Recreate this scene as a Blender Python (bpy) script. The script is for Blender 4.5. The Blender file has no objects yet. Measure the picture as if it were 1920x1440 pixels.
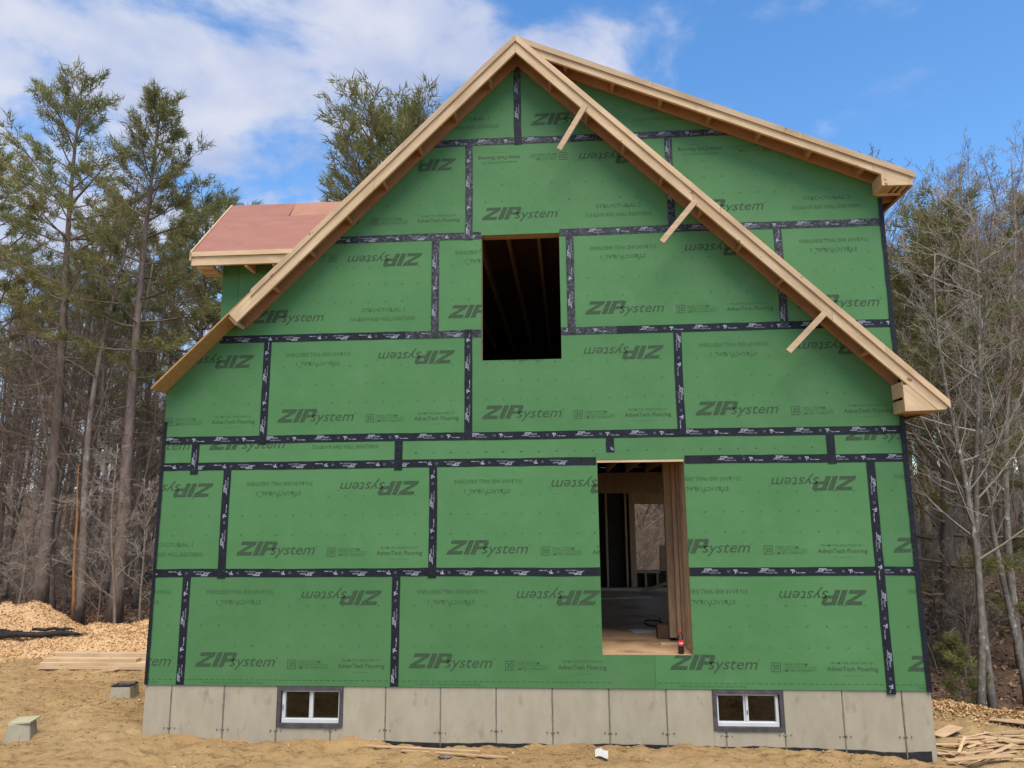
import bpy, bmesh, math, random
import numpy as np
from mathutils import Vector, Matrix, Quaternion

random.seed(7)
R = math.radians
sc = bpy.context.scene
col = sc.collection

# ------------------------------------------------------------------ camera
CF = 1388.26 / 1920.0
CAM = Vector((4.7759, -8.4741, 1.8298))
yaw, pit, rol = -0.0715, 0.1772, -0.0081
fw = Vector((math.sin(yaw) * math.cos(pit), math.cos(yaw) * math.cos(pit), math.sin(pit)))
rt = fw.cross(Vector((0, 0, 1))).normalized()
up = rt.cross(fw)
r2 = rt * math.cos(rol) + up * math.sin(rol)
u2 = -rt * math.sin(rol) + up * math.cos(rol)
cd = bpy.data.cameras.new('camera')
cam = bpy.data.objects.new('camera', cd)
col.objects.link(cam)
M3 = Matrix((r2, u2, -fw)).transposed()
cam.matrix_world = Matrix.Translation(CAM) @ M3.to_4x4()
cd.sensor_width = 36.0
cd.lens = 36.0 * CF
cd.clip_end = 2000
sc.camera = cam

# ------------------------------------------------------------------ light
SUN_EL, SUN_AZ = R(62), R(166)      # azimuth measured from +Y towards +X; 180 = from behind the camera
SUN_STR, SKY_STR, EXPO = 1.5, 0.080, 1.66
world = bpy.data.worlds.new('World')
sc.world = world
world.use_nodes = True
nt = world.node_tree
nt.nodes.clear()
def N(nt, t, **kw):
    n = nt.nodes.new(t)
    for k, v in kw.items():
        setattr(n, k, v)
    return n
def L(nt, a, b):
    nt.links.new(a, b)
sky = N(nt, 'ShaderNodeTexSky', sky_type='NISHITA', sun_disc=False, sun_elevation=SUN_EL, sun_rotation=SUN_AZ)
sky.air_density = 1.0
sky.dust_density = 0.0
sky.ozone_density = 2.2
hs = N(nt, 'ShaderNodeHueSaturation')
hs.inputs['Saturation'].default_value = 1.22
hs.inputs['Value'].default_value = 1.0
L(nt, sky.outputs[0], hs.inputs['Color'])
tc = N(nt, 'ShaderNodeTexCoord')
sep = N(nt, 'ShaderNodeSeparateXYZ')
L(nt, tc.outputs['Generated'], sep.inputs[0])
def math_n(nt, op, a, b=None, c=None, clamp=False):
    n = N(nt, 'ShaderNodeMath', operation=op)
    n.use_clamp = clamp
    for i, v in enumerate((a, b, c)):
        if v is None:
            continue
        if isinstance(v, (int, float)):
            n.inputs[i].default_value = v
        else:
            L(nt, v, n.inputs[i])
    return n.outputs[0]
zz = math_n(nt, 'ADD', math_n(nt, 'MAXIMUM', sep.outputs[2], 0.0), 0.22)
cx_ = math_n(nt, 'DIVIDE', sep.outputs[0], zz)
cy_ = math_n(nt, 'DIVIDE', sep.outputs[1], zz)
cmb = N(nt, 'ShaderNodeCombineXYZ')
L(nt, cx_, cmb.inputs[0]); L(nt, cy_, cmb.inputs[1])
cmb.inputs[2].default_value = 17.2
n1 = N(nt, 'ShaderNodeTexNoise')
n1.inputs['Scale'].default_value = 3.3
n1.inputs['Detail'].default_value = 7
n1.inputs['Roughness'].default_value = 0.55
n1.inputs['Distortion'].default_value = 0.25
L(nt, cmb.outputs[0], n1.inputs['Vector'])
n2 = N(nt, 'ShaderNodeTexNoise')
n2.inputs['Scale'].default_value = 0.5
n2.inputs['Detail'].default_value = 2
L(nt, cmb.outputs[0], n2.inputs['Vector'])
bias = math_n(nt, 'MULTIPLY', sep.outputs[0], -0.25)          # the cloud bank lies to the left, clear sky to the right
cov = math_n(nt, 'ADD', math_n(nt, 'ADD', n1.outputs[0], math_n(nt, 'MULTIPLY', n2.outputs[0], 0.30)), bias)
mr = N(nt, 'ShaderNodeMapRange', interpolation_type='SMOOTHERSTEP')
mr.inputs['From Min'].default_value = 0.605
mr.inputs['From Max'].default_value = 0.83
L(nt, cov, mr.inputs['Value'])
cf = math_n(nt, 'MULTIPLY', mr.outputs[0], 0.93)
mx = N(nt, 'ShaderNodeMix', data_type='RGBA')
L(nt, cf, mx.inputs['Factor'])
L(nt, hs.outputs[0], mx.inputs[6])
n3 = N(nt, 'ShaderNodeTexNoise')
n3.inputs['Scale'].default_value = 5.0
n3.inputs['Detail'].default_value = 4
L(nt, cmb.outputs[0], n3.inputs['Vector'])
mc = N(nt, 'ShaderNodeMix', data_type='RGBA')
mr3 = N(nt, 'ShaderNodeMapRange')
mr3.inputs['From Min'].default_value = 0.35
mr3.inputs['From Max'].default_value = 0.62
L(nt, n3.outputs[0], mr3.inputs['Value'])
L(nt, mr3.outputs[0], mc.inputs['Factor'])
mc.inputs[6].default_value = (1.95, 2.25, 3.15, 1)
mc.inputs[7].default_value = (2.95, 3.05, 3.5, 1)
L(nt, mc.outputs[2], mx.inputs[7])
bg = N(nt, 'ShaderNodeBackground')
bg.inputs['Strength'].default_value = SKY_STR
L(nt, mx.outputs[2], bg.inputs['Color'])
wo = N(nt, 'ShaderNodeOutputWorld')
L(nt, bg.outputs[0], wo.inputs['Surface'])

sd = bpy.data.lights.new('sun', 'SUN')
sd.energy = SUN_STR
sd.angle = R(38)
sd.color = (1.0, 0.91, 0.78)
sun = bpy.data.objects.new('sun', sd)
col.objects.link(sun)
sdir = Vector((math.sin(SUN_AZ) * math.cos(SUN_EL), math.cos(SUN_AZ) * math.cos(SUN_EL), math.sin(SUN_EL)))
sun.rotation_euler = sdir.to_track_quat('Z', 'Y').to_euler()
sun.location = (0, -30, 40)

sc.view_settings.view_transform = 'Standard'
sc.view_settings.look = 'None'
sc.view_settings.exposure = EXPO
sc.view_settings.gamma = 1
sc.view_settings.use_curve_mapping = False
sc.render.engine = 'CYCLES'
sc.cycles.max_bounces = 6
sc.cycles.transparent_max_bounces = 8

# ------------------------------------------------------------------ materials
MATS = {}
def make_mat(name, c1, c2=None, rough=0.8, scale=4.0, stretch=(1, 1, 1), detail=6, contrast=(0.35, 0.65),
             bump=0.0, bscale=None, per_obj=0.0, spec=0.25, c3=None, s3=1.0, f3=(0.55, 0.7), bdist=0.01, coords='Object'):
    m = bpy.data.materials.new(name)
    m.use_nodes = True
    t = m.node_tree
    b = t.nodes['Principled BSDF']
    b.inputs['Roughness'].default_value = rough
    b.inputs['Specular IOR Level'].default_value = spec
    tc = N(t, 'ShaderNodeTexCoord')
    mp = N(t, 'ShaderNodeMapping')
    mp.inputs['Scale'].default_value = stretch
    L(t, tc.outputs[coords], mp.inputs['Vector'])
    no = N(t, 'ShaderNodeTexNoise')
    no.inputs['Scale'].default_value = scale
    no.inputs['Detail'].default_value = detail
    no.inputs['Roughness'].default_value = 0.6
    L(t, mp.outputs[0], no.inputs['Vector'])
    r_ = N(t, 'ShaderNodeMapRange')
    r_.inputs['From Min'].default_value = contrast[0]
    r_.inputs['From Max'].default_value = contrast[1]
    L(t, no.outputs[0], r_.inputs['Value'])
    mx = N(t, 'ShaderNodeMix', data_type='RGBA')
    mx.inputs[6].default_value = (*c1, 1)
    mx.inputs[7].default_value = (*(c2 or c1), 1)
    L(t, r_.outputs[0], mx.inputs['Factor'])
    out = mx.outputs[2]
    if c3:
        n3 = N(t, 'ShaderNodeTexNoise')
        n3.inputs['Scale'].default_value = s3
        n3.inputs['Detail'].default_value = 5
        L(t, mp.outputs[0], n3.inputs['Vector'])
        r3 = N(t, 'ShaderNodeMapRange')
        r3.inputs['From Min'].default_value = f3[0]
        r3.inputs['From Max'].default_value = f3[1]
        L(t, n3.outputs[0], r3.inputs['Value'])
        m3 = N(t, 'ShaderNodeMix', data_type='RGBA')
        L(t, r3.outputs[0], m3.inputs['Factor'])
        L(t, out, m3.inputs[6])
        m3.inputs[7].default_value = (*c3, 1)
        out = m3.outputs[2]
    if per_obj:
        oi = N(t, 'ShaderNodeObjectInfo')
        hv = N(t, 'ShaderNodeHueSaturation')
        v = math_n(t, 'ADD', math_n(t, 'MULTIPLY', oi.outputs['Random'], per_obj), 1 - per_obj / 2)
        L(t, v, hv.inputs['Value'])
        L(t, out, hv.inputs['Color'])
        out = hv.outputs[0]
    L(t, out, b.inputs['Base Color'])
    if bump:
        bn = N(t, 'ShaderNodeBump')
        bn.inputs['Strength'].default_value = bump
        bn.inputs['Distance'].default_value = bdist
        if bscale:
            nb = N(t, 'ShaderNodeTexNoise')
            nb.inputs['Scale'].default_value = bscale
            nb.inputs['Detail'].default_value = 8
            L(t, mp.outputs[0], nb.inputs['Vector'])
            L(t, nb.outputs[0], bn.inputs['Height'])
        else:
            L(t, no.outputs[0], bn.inputs['Height'])
        L(t, bn.outputs[0], b.inputs['Normal'])
    MATS[name] = m
    return m

make_mat('green_sheathing', (0.062, 0.176, 0.057), (0.078, 0.198, 0.070), rough=0.66, scale=1.1, bump=0.35, bscale=1.6, bdist=0.05, per_obj=0.12, spec=0.3,
         c3=(0.090, 0.195, 0.086), s3=3.5, f3=(0.56, 0.82))
make_mat('green_print', (0.040, 0.060, 0.034), (0.052, 0.104, 0.047), rough=0.7, scale=60, contrast=(0.40, 0.62), spec=0.2)
make_mat('green_print_faint', (0.044, 0.088, 0.041), (0.059, 0.146, 0.056), rough=0.7, scale=60, contrast=(0.35, 0.6), spec=0.2)
make_mat('tape', (0.008, 0.009, 0.013), (0.014, 0.016, 0.022), rough=0.55, scale=6, bump=0.5, bscale=28, bdist=0.012, spec=0.22, c3=(0.045, 0.048, 0.058), s3=26, f3=(0.62, 0.76))
make_mat('tape_worn', (0.010, 0.011, 0.015), (0.042, 0.042, 0.048), rough=0.65, scale=14, contrast=(0.42, 0.66), bump=0.3, bscale=40, spec=0.4, c3=(0.11, 0.11, 0.12), s3=30, f3=(0.54, 0.70))
make_mat('tape_print', (0.36, 0.38, 0.42), (0.20, 0.22, 0.26), rough=0.6, scale=30)
make_mat('tape_print_dim', (0.075, 0.085, 0.11), (0.05, 0.055, 0.075), rough=0.6, scale=30)
def wood_mat(name, c1, c2, knot, ang=0.0, vert=False, per=.2):
    m = bpy.data.materials.new(name); m.use_nodes = True
    t = m.node_tree; b = t.nodes['Principled BSDF']
    b.inputs['Roughness'].default_value = .7; b.inputs['Specular IOR Level'].default_value = .25
    tc = N(t, 'ShaderNodeTexCoord'); oi = N(t, 'ShaderNodeObjectInfo')
    mp = N(t, 'ShaderNodeMapping'); mp.vector_type = 'TEXTURE'
    mp.inputs['Rotation'].default_value = (0, ang, 0)
    sh = N(t, 'ShaderNodeVectorMath', operation='ADD')
    cb = N(t, 'ShaderNodeCombineXYZ'); L(t, math_n(t, 'MULTIPLY', oi.outputs['Random'], 40.0), cb.inputs[0]); L(t, math_n(t, 'MULTIPLY', oi.outputs['Random'], 17.0), cb.inputs[1])
    L(t, tc.outputs['Object'], mp.inputs[0]); L(t, mp.outputs[0], sh.inputs[0]); L(t, cb.outputs[0], sh.inputs[1])
    def nz(scale, st, d=5):
        sc_ = N(t, 'ShaderNodeVectorMath', operation='MULTIPLY'); sc_.inputs[1].default_value = st
        L(t, sh.outputs[0], sc_.inputs[0])
        n = N(t, 'ShaderNodeTexNoise'); n.inputs['Scale'].default_value = scale; n.inputs['Detail'].default_value = d
        L(t, sc_.outputs[0], n.inputs['Vector']); return n.outputs[0]
    def rg(v, a_, c_):
        r_ = N(t, 'ShaderNodeMapRange'); r_.inputs['From Min'].default_value = a_; r_.inputs['From Max'].default_value = c_
        L(t, v, r_.inputs['Value']); return r_.outputs[0]
    def mixc(f, a_, c_):
        mx = N(t, 'ShaderNodeMix', data_type='RGBA'); L(t, f, mx.inputs['Factor'])
        for i, v in ((6, a_), (7, c_)):
            if isinstance(v, tuple): mx.inputs[i].default_value = (*v, 1)
            else: L(t, v, mx.inputs[i])
        return mx.outputs[2]
    g_ = nz(3.0, (.9, 9, 9), 7)
    c = mixc(rg(g_, .33, .67), c1, c2)
    c = mixc(rg(nz(1.6, (1, 2, 2), 3), .50, .75), c, tuple(x * .82 for x in c2))
    c = mixc(rg(nz(7.0, (1, 1.5, 1.5), 2), .70, .76), c, knot)
    hv = N(t, 'ShaderNodeHueSaturation'); L(t, c, hv.inputs['Color'])
    L(t, math_n(t, 'ADD', math_n(t, 'MULTIPLY', oi.outputs['Random'], per), 1 - per / 2), hv.inputs['Value'])
    L(t, hv.outputs[0], b.inputs['Base Color'])
    bn = N(t, 'ShaderNodeBump'); bn.inputs['Strength'].default_value = .25; bn.inputs['Distance'].default_value = .006
    L(t, g_, bn.inputs['Height']); L(t, bn.outputs[0], b.inputs['Normal'])
    MATS[name] = m
B1c, B2c, KN = (0.64, 0.47, 0.29), (0.53, 0.36, 0.20), (0.24, 0.125, 0.06)
W1c, W2c = (0.55, 0.40, 0.245), (0.45, 0.31, 0.18)
for sfx, an_ in (('', 0.0), ('_left', -math.pi / 4), ('_right', math.pi / 4), ('_shed', math.atan(.4375))):
    wood_mat('board' + sfx, B1c, B2c, KN, an_)
    wood_mat('board_weathered' + sfx, W1c, W2c, KN, an_)
make_mat('soffit_wood', (0.40, 0.22, 0.115), (0.33, 0.17, 0.085), rough=0.75, scale=4, stretch=(1, 4, 1), per_obj=0.15)
make_mat('osb', (0.46, 0.28, 0.12), (0.33, 0.18, 0.075), rough=0.75, scale=22, contrast=(0.3, 0.7), bump=0.1)
make_mat('red_deck', (0.33, 0.145, 0.105), (0.29, 0.122, 0.088), rough=0.7, scale=3, stretch=(1, 3, 3), per_obj=0.12, c3=(0.36, 0.17, 0.12), s3=6, f3=(0.5, 0.8))
make_mat('tan_deck', (0.37, 0.185, 0.115), (0.33, 0.16, 0.098), rough=0.7, scale=4, per_obj=0.1)
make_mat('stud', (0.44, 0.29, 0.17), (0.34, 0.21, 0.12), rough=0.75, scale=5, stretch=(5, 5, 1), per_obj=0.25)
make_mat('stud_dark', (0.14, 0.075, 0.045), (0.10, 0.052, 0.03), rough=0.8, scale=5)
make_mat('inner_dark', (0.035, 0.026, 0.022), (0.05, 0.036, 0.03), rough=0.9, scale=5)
make_mat('subfloor', (0.52, 0.35, 0.19), (0.42, 0.27, 0.14), rough=0.5, scale=2.5, c3=(0.22, 0.14, 0.085), s3=1.6, f3=(0.54, 0.68), spec=0.45)
make_mat('concrete', (0.34, 0.294, 0.205), (0.40, 0.350, 0.250), rough=0.88, scale=2.6, detail=10, bump=0.25, bscale=38, bdist=0.006, per_obj=0.10,
         c3=(0.25, 0.205, 0.135), s3=4.3, f3=(0.60, 0.78), stretch=(1.8, 1, .8))
make_mat('concrete_joint', (0.15, 0.13, 0.10), (0.22, 0.19, 0.15), rough=0.9, scale=18)
make_mat('dampproof', (0.016, 0.015, 0.016), (0.03, 0.028, 0.028), rough=0.75, scale=12, bump=0.3, bscale=40)
make_mat('flashing', (0.050, 0.046, 0.050), (0.095, 0.085, 0.085), rough=0.65, scale=9, bump=0.2, bscale=30)
make_mat('vinyl', (0.62, 0.62, 0.59), (0.55, 0.545, 0.51), rough=0.4, scale=5, spec=0.5)
make_mat('black_plastic', (0.014, 0.013, 0.014), (0.03, 0.028, 0.028), rough=0.6, scale=8)
make_mat('bark_pine', (0.25, 0.185, 0.145), (0.14, 0.10, 0.078), rough=0.95, scale=7, stretch=(2.2, 2.2, 0.6), bump=0.6, bdist=0.03, per_obj=0.3, c3=(0.20, 0.185, 0.16), s3=3, f3=(0.58, 0.72))
make_mat('bark_grey', (0.28, 0.225, 0.175), (0.16, 0.12, 0.09), rough=0.95, scale=6, stretch=(2, 2, 0.7), bump=0.4, bdist=0.015, per_obj=0.35, c3=(0.42, 0.40, 0.35), s3=5, f3=(0.60, 0.72))
make_mat('bark_mottled', (0.25, 0.215, 0.170), (0.13, 0.108, 0.084), rough=0.95, scale=7, bump=0.3, bdist=0.01, per_obj=0.2, c3=(0.40, 0.37, 0.32), s3=6, f3=(0.60, 0.68))
make_mat('twigs', (0.275, 0.205, 0.150), (0.17, 0.122, 0.088), rough=0.95, scale=2, per_obj=0.4)
make_mat('twigs_pale', (0.36, 0.31, 0.25), (0.24, 0.20, 0.16), rough=0.95, scale=2, per_obj=0.3)
make_mat('needles', (0.170, 0.182, 0.062), (0.30, 0.278, 0.100), rough=0.75, scale=1.1, contrast=(0.36, 0.62), per_obj=0.3, c3=(0.25, 0.19, 0.085), s3=2.4, f3=(0.56, 0.74), spec=0.3)
make_mat('needles_deep', (0.095, 0.125, 0.052), (0.165, 0.18, 0.072), rough=0.8, scale=1.3, per_obj=0.3, spec=0.25)
make_mat('split_wood', (0.50, 0.235, 0.085), (0.33, 0.14, 0.05), rough=0.8, scale=5, stretch=(5, 5, 1))
make_mat('chips', (0.60, 0.39, 0.20), (0.42, 0.25, 0.115), rough=0.85, scale=22, contrast=(0.3, 0.7), bump=0.5, bdist=0.03, c3=(0.72, 0.48, 0.26), s3=45, f3=(0.5, 0.7))
make_mat('chip_bits', (0.68, 0.455, 0.235), (0.47, 0.275, 0.12), rough=0.85, scale=19, contrast=(0.38, 0.62), c3=(0.24, 0.13, 0.06), s3=31, f3=(0.60, 0.70))
make_mat('straw', (0.56, 0.40, 0.22), (0.30, 0.19, 0.10), rough=0.9, scale=3, contrast=(0.4, 0.6), c3=(0.15, 0.09, 0.05), s3=7, f3=(0.52, 0.64))
make_mat('leaf_bits', (0.22, 0.125, 0.070), (0.33, 0.21, 0.125), rough=0.9, scale=9, contrast=(0.35, 0.65), c3=(0.12, 0.055, 0.035), s3=17, f3=(0.52, 0.66))
make_mat('scrap', (0.62, 0.43, 0.25), (0.50, 0.32, 0.17), rough=0.75, scale=4, stretch=(1, 5, 5), per_obj=0.35)
make_mat('paper', (0.50, 0.48, 0.43), (0.42, 0.40, 0.35), rough=0.7, scale=6)
make_mat('cola', (0.010, 0.005, 0.004), rough=0.1, spec=0.5)
make_mat('red_label', (0.55, 0.02, 0.02), rough=0.4)
make_mat('white_ink', (0.8, 0.8, 0.78), rough=0.5)
make_mat('rust_tie', (0.10, 0.07, 0.05), (0.26, 0.22, 0.17), rough=0.9, scale=30)
make_mat('stone', (0.10, 0.065, 0.06), (0.20, 0.15, 0.12), rough=0.9, scale=12, bump=0.4)

def glass_mat(name, tint=(0.9, 0.93, 0.92)):
    m = bpy.data.materials.new(name)
    m.use_nodes = True
    t = m.node_tree
    t.nodes.clear()
    o = N(t, 'ShaderNodeOutputMaterial')
    tr = N(t, 'ShaderNodeBsdfTransparent')
    tr.inputs[0].default_value = (*tint, 1)
    gl = N(t, 'ShaderNodeBsdfGlossy')
    gl.inputs['Roughness'].default_value = 0.02
    fr = N(t, 'ShaderNodeFresnel')
    fr.inputs['IOR'].default_value = 1.52
    ms = N(t, 'ShaderNodeMixShader')
    L(t, fr.outputs[0], ms.inputs[0]); L(t, tr.outputs[0], ms.inputs[1]); L(t, gl.outputs[0], ms.inputs[2])
    L(t, ms.outputs[0], o.inputs[0])
    MATS[name] = m
glass_mat('glass')

for nm in ('needles', 'needles_deep'):
    t = MATS[nm].node_tree
    b_ = t.nodes['Principled BSDF']; o_ = t.nodes['Material Output']
    tl = N(t, 'ShaderNodeBsdfTranslucent'); ms = N(t, 'ShaderNodeMixShader'); ms.inputs[0].default_value = .38
    L(t, b_.inputs['Base Color'].links[0].from_socket, tl.inputs[0])
    L(t, b_.outputs[0], ms.inputs[1]); L(t, tl.outputs[0], ms.inputs[2]); L(t, ms.outputs[0], o_.inputs[0])
# ground: sandy fill with tyre marks near the house, leaf litter under the trees
def ground_mat():
    m = bpy.data.materials.new('ground')
    m.use_nodes = True
    t = m.node_tree
    b = t.nodes['Principled BSDF']
    b.inputs['Roughness'].default_value = 0.95
    b.inputs['Specular IOR Level'].default_value = 0.1
    tc = N(t, 'ShaderNodeTexCoord')
    def noise(s, d=6, st=None, ro=0.6):
        n = N(t, 'ShaderNodeTexNoise')
        n.inputs['Scale'].default_value = s
        n.inputs['Detail'].default_value = d
        n.inputs['Roughness'].default_value = ro
        if st:
            mp = N(t, 'ShaderNodeMapping')
            mp.inputs['Scale'].default_value = st
            L(t, tc.outputs['Object'], mp.inputs[0]); L(t, mp.outputs[0], n.inputs['Vector'])
        else:
            L(t, tc.outputs['Object'], n.inputs['Vector'])
        return n.outputs[0]
    def rng(v, a, c):
        r_ = N(t, 'ShaderNodeMapRange')
        r_.inputs['From Min'].default_value = a
        r_.inputs['From Max'].default_value = c
        L(t, v, r_.inputs['Value'])
        return r_.outputs[0]
    def mix(f, a, c):
        mx = N(t, 'ShaderNodeMix', data_type='RGBA')
        L(t, f, mx.inputs['Factor'])
        for i, v in ((6, a), (7, c)):
            if isinstance(v, tuple):
                mx.inputs[i].default_value = (*v, 1)
            else:
                L(t, v, mx.inputs[i])
        return mx.outputs[2]
    sand = mix(rng(noise(1.1, 7), 0.36, 0.62), (0.44, 0.285, 0.128), (0.335, 0.210, 0.091))
    sand = mix(rng(noise(5.0, 9, (1, 2.2, 1), 0.75), 0.50, 0.66), sand, (0.180, 0.112, 0.056))
    sand = mix(rng(noise(0.55, 5), 0.55, 0.68), sand, (0.48, 0.335, 0.165))
    sand = mix(rng(noise(38, 3), 0.62, 0.72), sand, (0.47, 0.33, 0.17))
    lit = mix(rng(noise(9, 8, None, 0.75), 0.38, 0.62), (0.165, 0.105, 0.066), (0.085, 0.056, 0.038))
    lit = mix(rng(noise(30, 4), 0.58, 0.68), lit, (0.26, 0.17, 0.10))
    at = N(t, 'ShaderNodeAttribute', attribute_name='litter')
    f = math_n(t, 'ADD', at.outputs['Fac'], math_n(t, 'MULTIPLY', math_n(t, 'SUBTRACT', noise(3, 6), 0.5), 0.8))
    c = mix(rng(f, 0.4, 0.6), sand, lit)
    L(t, c, b.inputs['Base Color'])
    bn = N(t, 'ShaderNodeBump')
    bn.inputs['Strength'].default_value = 0.9
    bn.inputs['Distance'].default_value = 0.06
    L(t, noise(14, 9, None, 0.68), bn.inputs['Height'])
    L(t, bn.outputs[0], b.inputs['Normal'])
    MATS['ground'] = m
ground_mat()

# ------------------------------------------------------------------ mesh helpers
class MB:
    def __init__(s):
        s.v, s.f, s.m = [], [], []
    def add(s, vs, fs, mi=0):
        o = len(s.v)
        s.v += [tuple(p) for p in vs]
        for f in fs:
            s.f.append(tuple(i + o for i in f)); s.m.append(mi)
    def box(s, x0, x1, y0, y1, z0, z1, mi=0):
        s.add([(x0, y0, z0), (x1, y0, z0), (x1, y1, z0), (x0, y1, z0), (x0, y0, z1), (x1, y0, z1), (x1, y1, z1), (x0, y1, z1)],
              [(0, 3, 2, 1), (4, 5, 6, 7), (0, 1, 5, 4), (1, 2, 6, 5), (2, 3, 7, 6), (3, 0, 4, 7)], mi)
        return s
    def prism(s, poly, y0, y1, mi=0):               # polygon in X,Z extruded along Y
        n = len(poly)
        vs = [(p[0], y0, p[1]) for p in poly] + [(p[0], y1, p[1]) for p in poly]
        fs = [tuple(range(n)), tuple(range(2 * n - 1, n - 1, -1))]
        for i in range(n):
            j = (i + 1) % n
            fs.append((i, i + n, j + n, j))
        a = sum(poly[i][0] * poly[(i + 1) % n][1] - poly[(i + 1) % n][0] * poly[i][1] for i in range(n))
        if a < 0:
            fs = [tuple(reversed(f)) for f in fs]
        s.add(vs, fs, mi)
        return s
    def obox(s, c, ax, ay, az, mi=0):               # centre and three half-axis vectors
        c, ax, ay, az = Vector(c), Vector(ax), Vector(ay), Vector(az)
        vs = [c + sx * ax + sy * ay + sz * az for sz in (-1, 1) for sx, sy in ((-1, -1), (1, -1), (1, 1), (-1, 1))]
        s.add(vs, [(0, 3, 2, 1), (4, 5, 6, 7), (0, 1, 5, 4), (1, 2, 6, 5), (2, 3, 7, 6), (3, 0, 4, 7)], mi)
        return s
    def hexa(s, b, t, mi=0):                        # bottom and top quads
        s.add(list(b) + list(t), [(0, 3, 2, 1), (4, 5, 6, 7), (0, 1, 5, 4), (1, 2, 6, 5), (2, 3, 7, 6), (3, 0, 4, 7)], mi)
        return s
    def tube(s, pts, rad, sides=6, mi=0, cap=True):
        o = len(s.v)
        pts = [Vector(p) for p in pts]
        n = len(pts)
        ref = Vector((0.31, 0.17, 0.93)) if abs((pts[-1] - pts[0]).normalized().z) < 0.8 else Vector((1, 0.2, 0))
        for i, p in enumerate(pts):
            t = (pts[min(i + 1, n - 1)] - pts[max(i - 1, 0)]).normalized()
            a = t.cross(ref).normalized(); b_ = t.cross(a)
            for k in range(sides):
                an = 2 * math.pi * k / sides
                s.v.append(tuple(p + (a * math.cos(an) + b_ * math.sin(an)) * rad[i]))
        for i in range(n - 1):
            for k in range(sides):
                k2 = (k + 1) % sides
                s.f.append((o + i * sides + k, o + i * sides + k2, o + (i + 1) * sides + k2, o + (i + 1) * sides + k)); s.m.append(mi)
        if cap:
            s.f.append(tuple(o + k for k in range(sides))[::-1]); s.m.append(mi)
            s.f.append(tuple(o + (n - 1) * sides + k for k in range(sides))); s.m.append(mi)
        return s
    def lathe(s, prof, c=(0, 0, 0), sides=20, mi=0):
        o = len(s.v)
        for r_, z in prof:
            for k in range(sides):
                an = 2 * math.pi * k / sides
                s.v.append((c[0] + r_ * math.cos(an), c[1] + r_ * math.sin(an), c[2] + z))
        for i in range(len(prof) - 1):
            for k in range(sides):
                k2 = (k + 1) % sides
                s.f.append((o + i * sides + k, o + i * sides + k2, o + (i + 1) * sides + k2, o + (i + 1) * sides + k)); s.m.append(mi)
        return s
    def mesh(s, name, mats, smooth=False):
        me = bpy.data.meshes.new(name)
        me.from_pydata(s.v, [], s.f)
        if isinstance(mats, str):
            mats = [mats]
        for k in mats:
            me.materials.append(MATS[k])
        if len(mats) > 1:
            me.polygons.foreach_set('material_index', s.m)
        if smooth:
            me.polygons.foreach_set('use_smooth', [True] * len(me.polygons))
        me.update()
        return me
    def build(s, name, mats, parent=None, smooth=False, bevel=0):
        me = s.mesh(name, mats, smooth)
        if bevel:
            bm = bmesh.new(); bm.from_mesh(me)
            bmesh.ops.bevel(bm, geom=bm.edges[:], offset=bevel, segments=1, affect='EDGES')
            bm.to_mesh(me); bm.free()
        return put(name, me, parent)
def put(name, me, parent=None):
    o = bpy.data.objects.new(name, me)
    col.objects.link(o)
    o.parent = parent
    return o
def tag(o, label=None, cat=None, group=None, kind=None):
    if label: o['label'] = label
    if cat: o['category'] = cat
    if group: o['group'] = group
    if kind: o['kind'] = kind
    return o
def empty(name, loc=(0, 0, 0)):
    o = bpy.data.objects.new(name, None)
    col.objects.link(o)
    o.location = loc
    o.empty_display_size = 0.2
    return o
def at(px, py, d):                                   # photo pixel at depth plane y = d
    v = fw + r2 * ((px - 960) / 1388.26) - u2 * ((py - 720) / 1388.26)
    return CAM + v * ((d - CAM.y) / v.y)

# vectorised value noise
def vnoise(x, y, seed=0):
    xi, yi = np.floor(x).astype(np.int64), np.floor(y).astype(np.int64)
    xf, yf = x - xi, y - yi
    xf = xf * xf * (3 - 2 * xf); yf = yf * yf * (3 - 2 * yf)
    def h(a, b):
        n = (a * 374761393 + b * 668265263 + seed * 974711) & 0x7fffffff
        n = ((n ^ (n >> 13)) * 1274126177) & 0x7fffffff
        return ((n ^ (n >> 16)) & 0xffff) / 65535.0
    return (h(xi, yi) * (1 - xf) + h(xi + 1, yi) * xf) * (1 - yf) + (h(xi, yi + 1) * (1 - xf) + h(xi + 1, yi + 1) * xf) * yf - 0.5
def fbm(x, y, f, o=4, seed=0, g=0.5):
    s, a = 0, 1
    for k in range(o):
        s = s + a * vnoise(x * f, y * f, seed + k); f *= 2.03; a *= g
    return s
def sstep(a, b, x):
    t = np.clip((x - a) / (b - a), 0, 1)
    return t * t * (3 - 2 * t)

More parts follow.
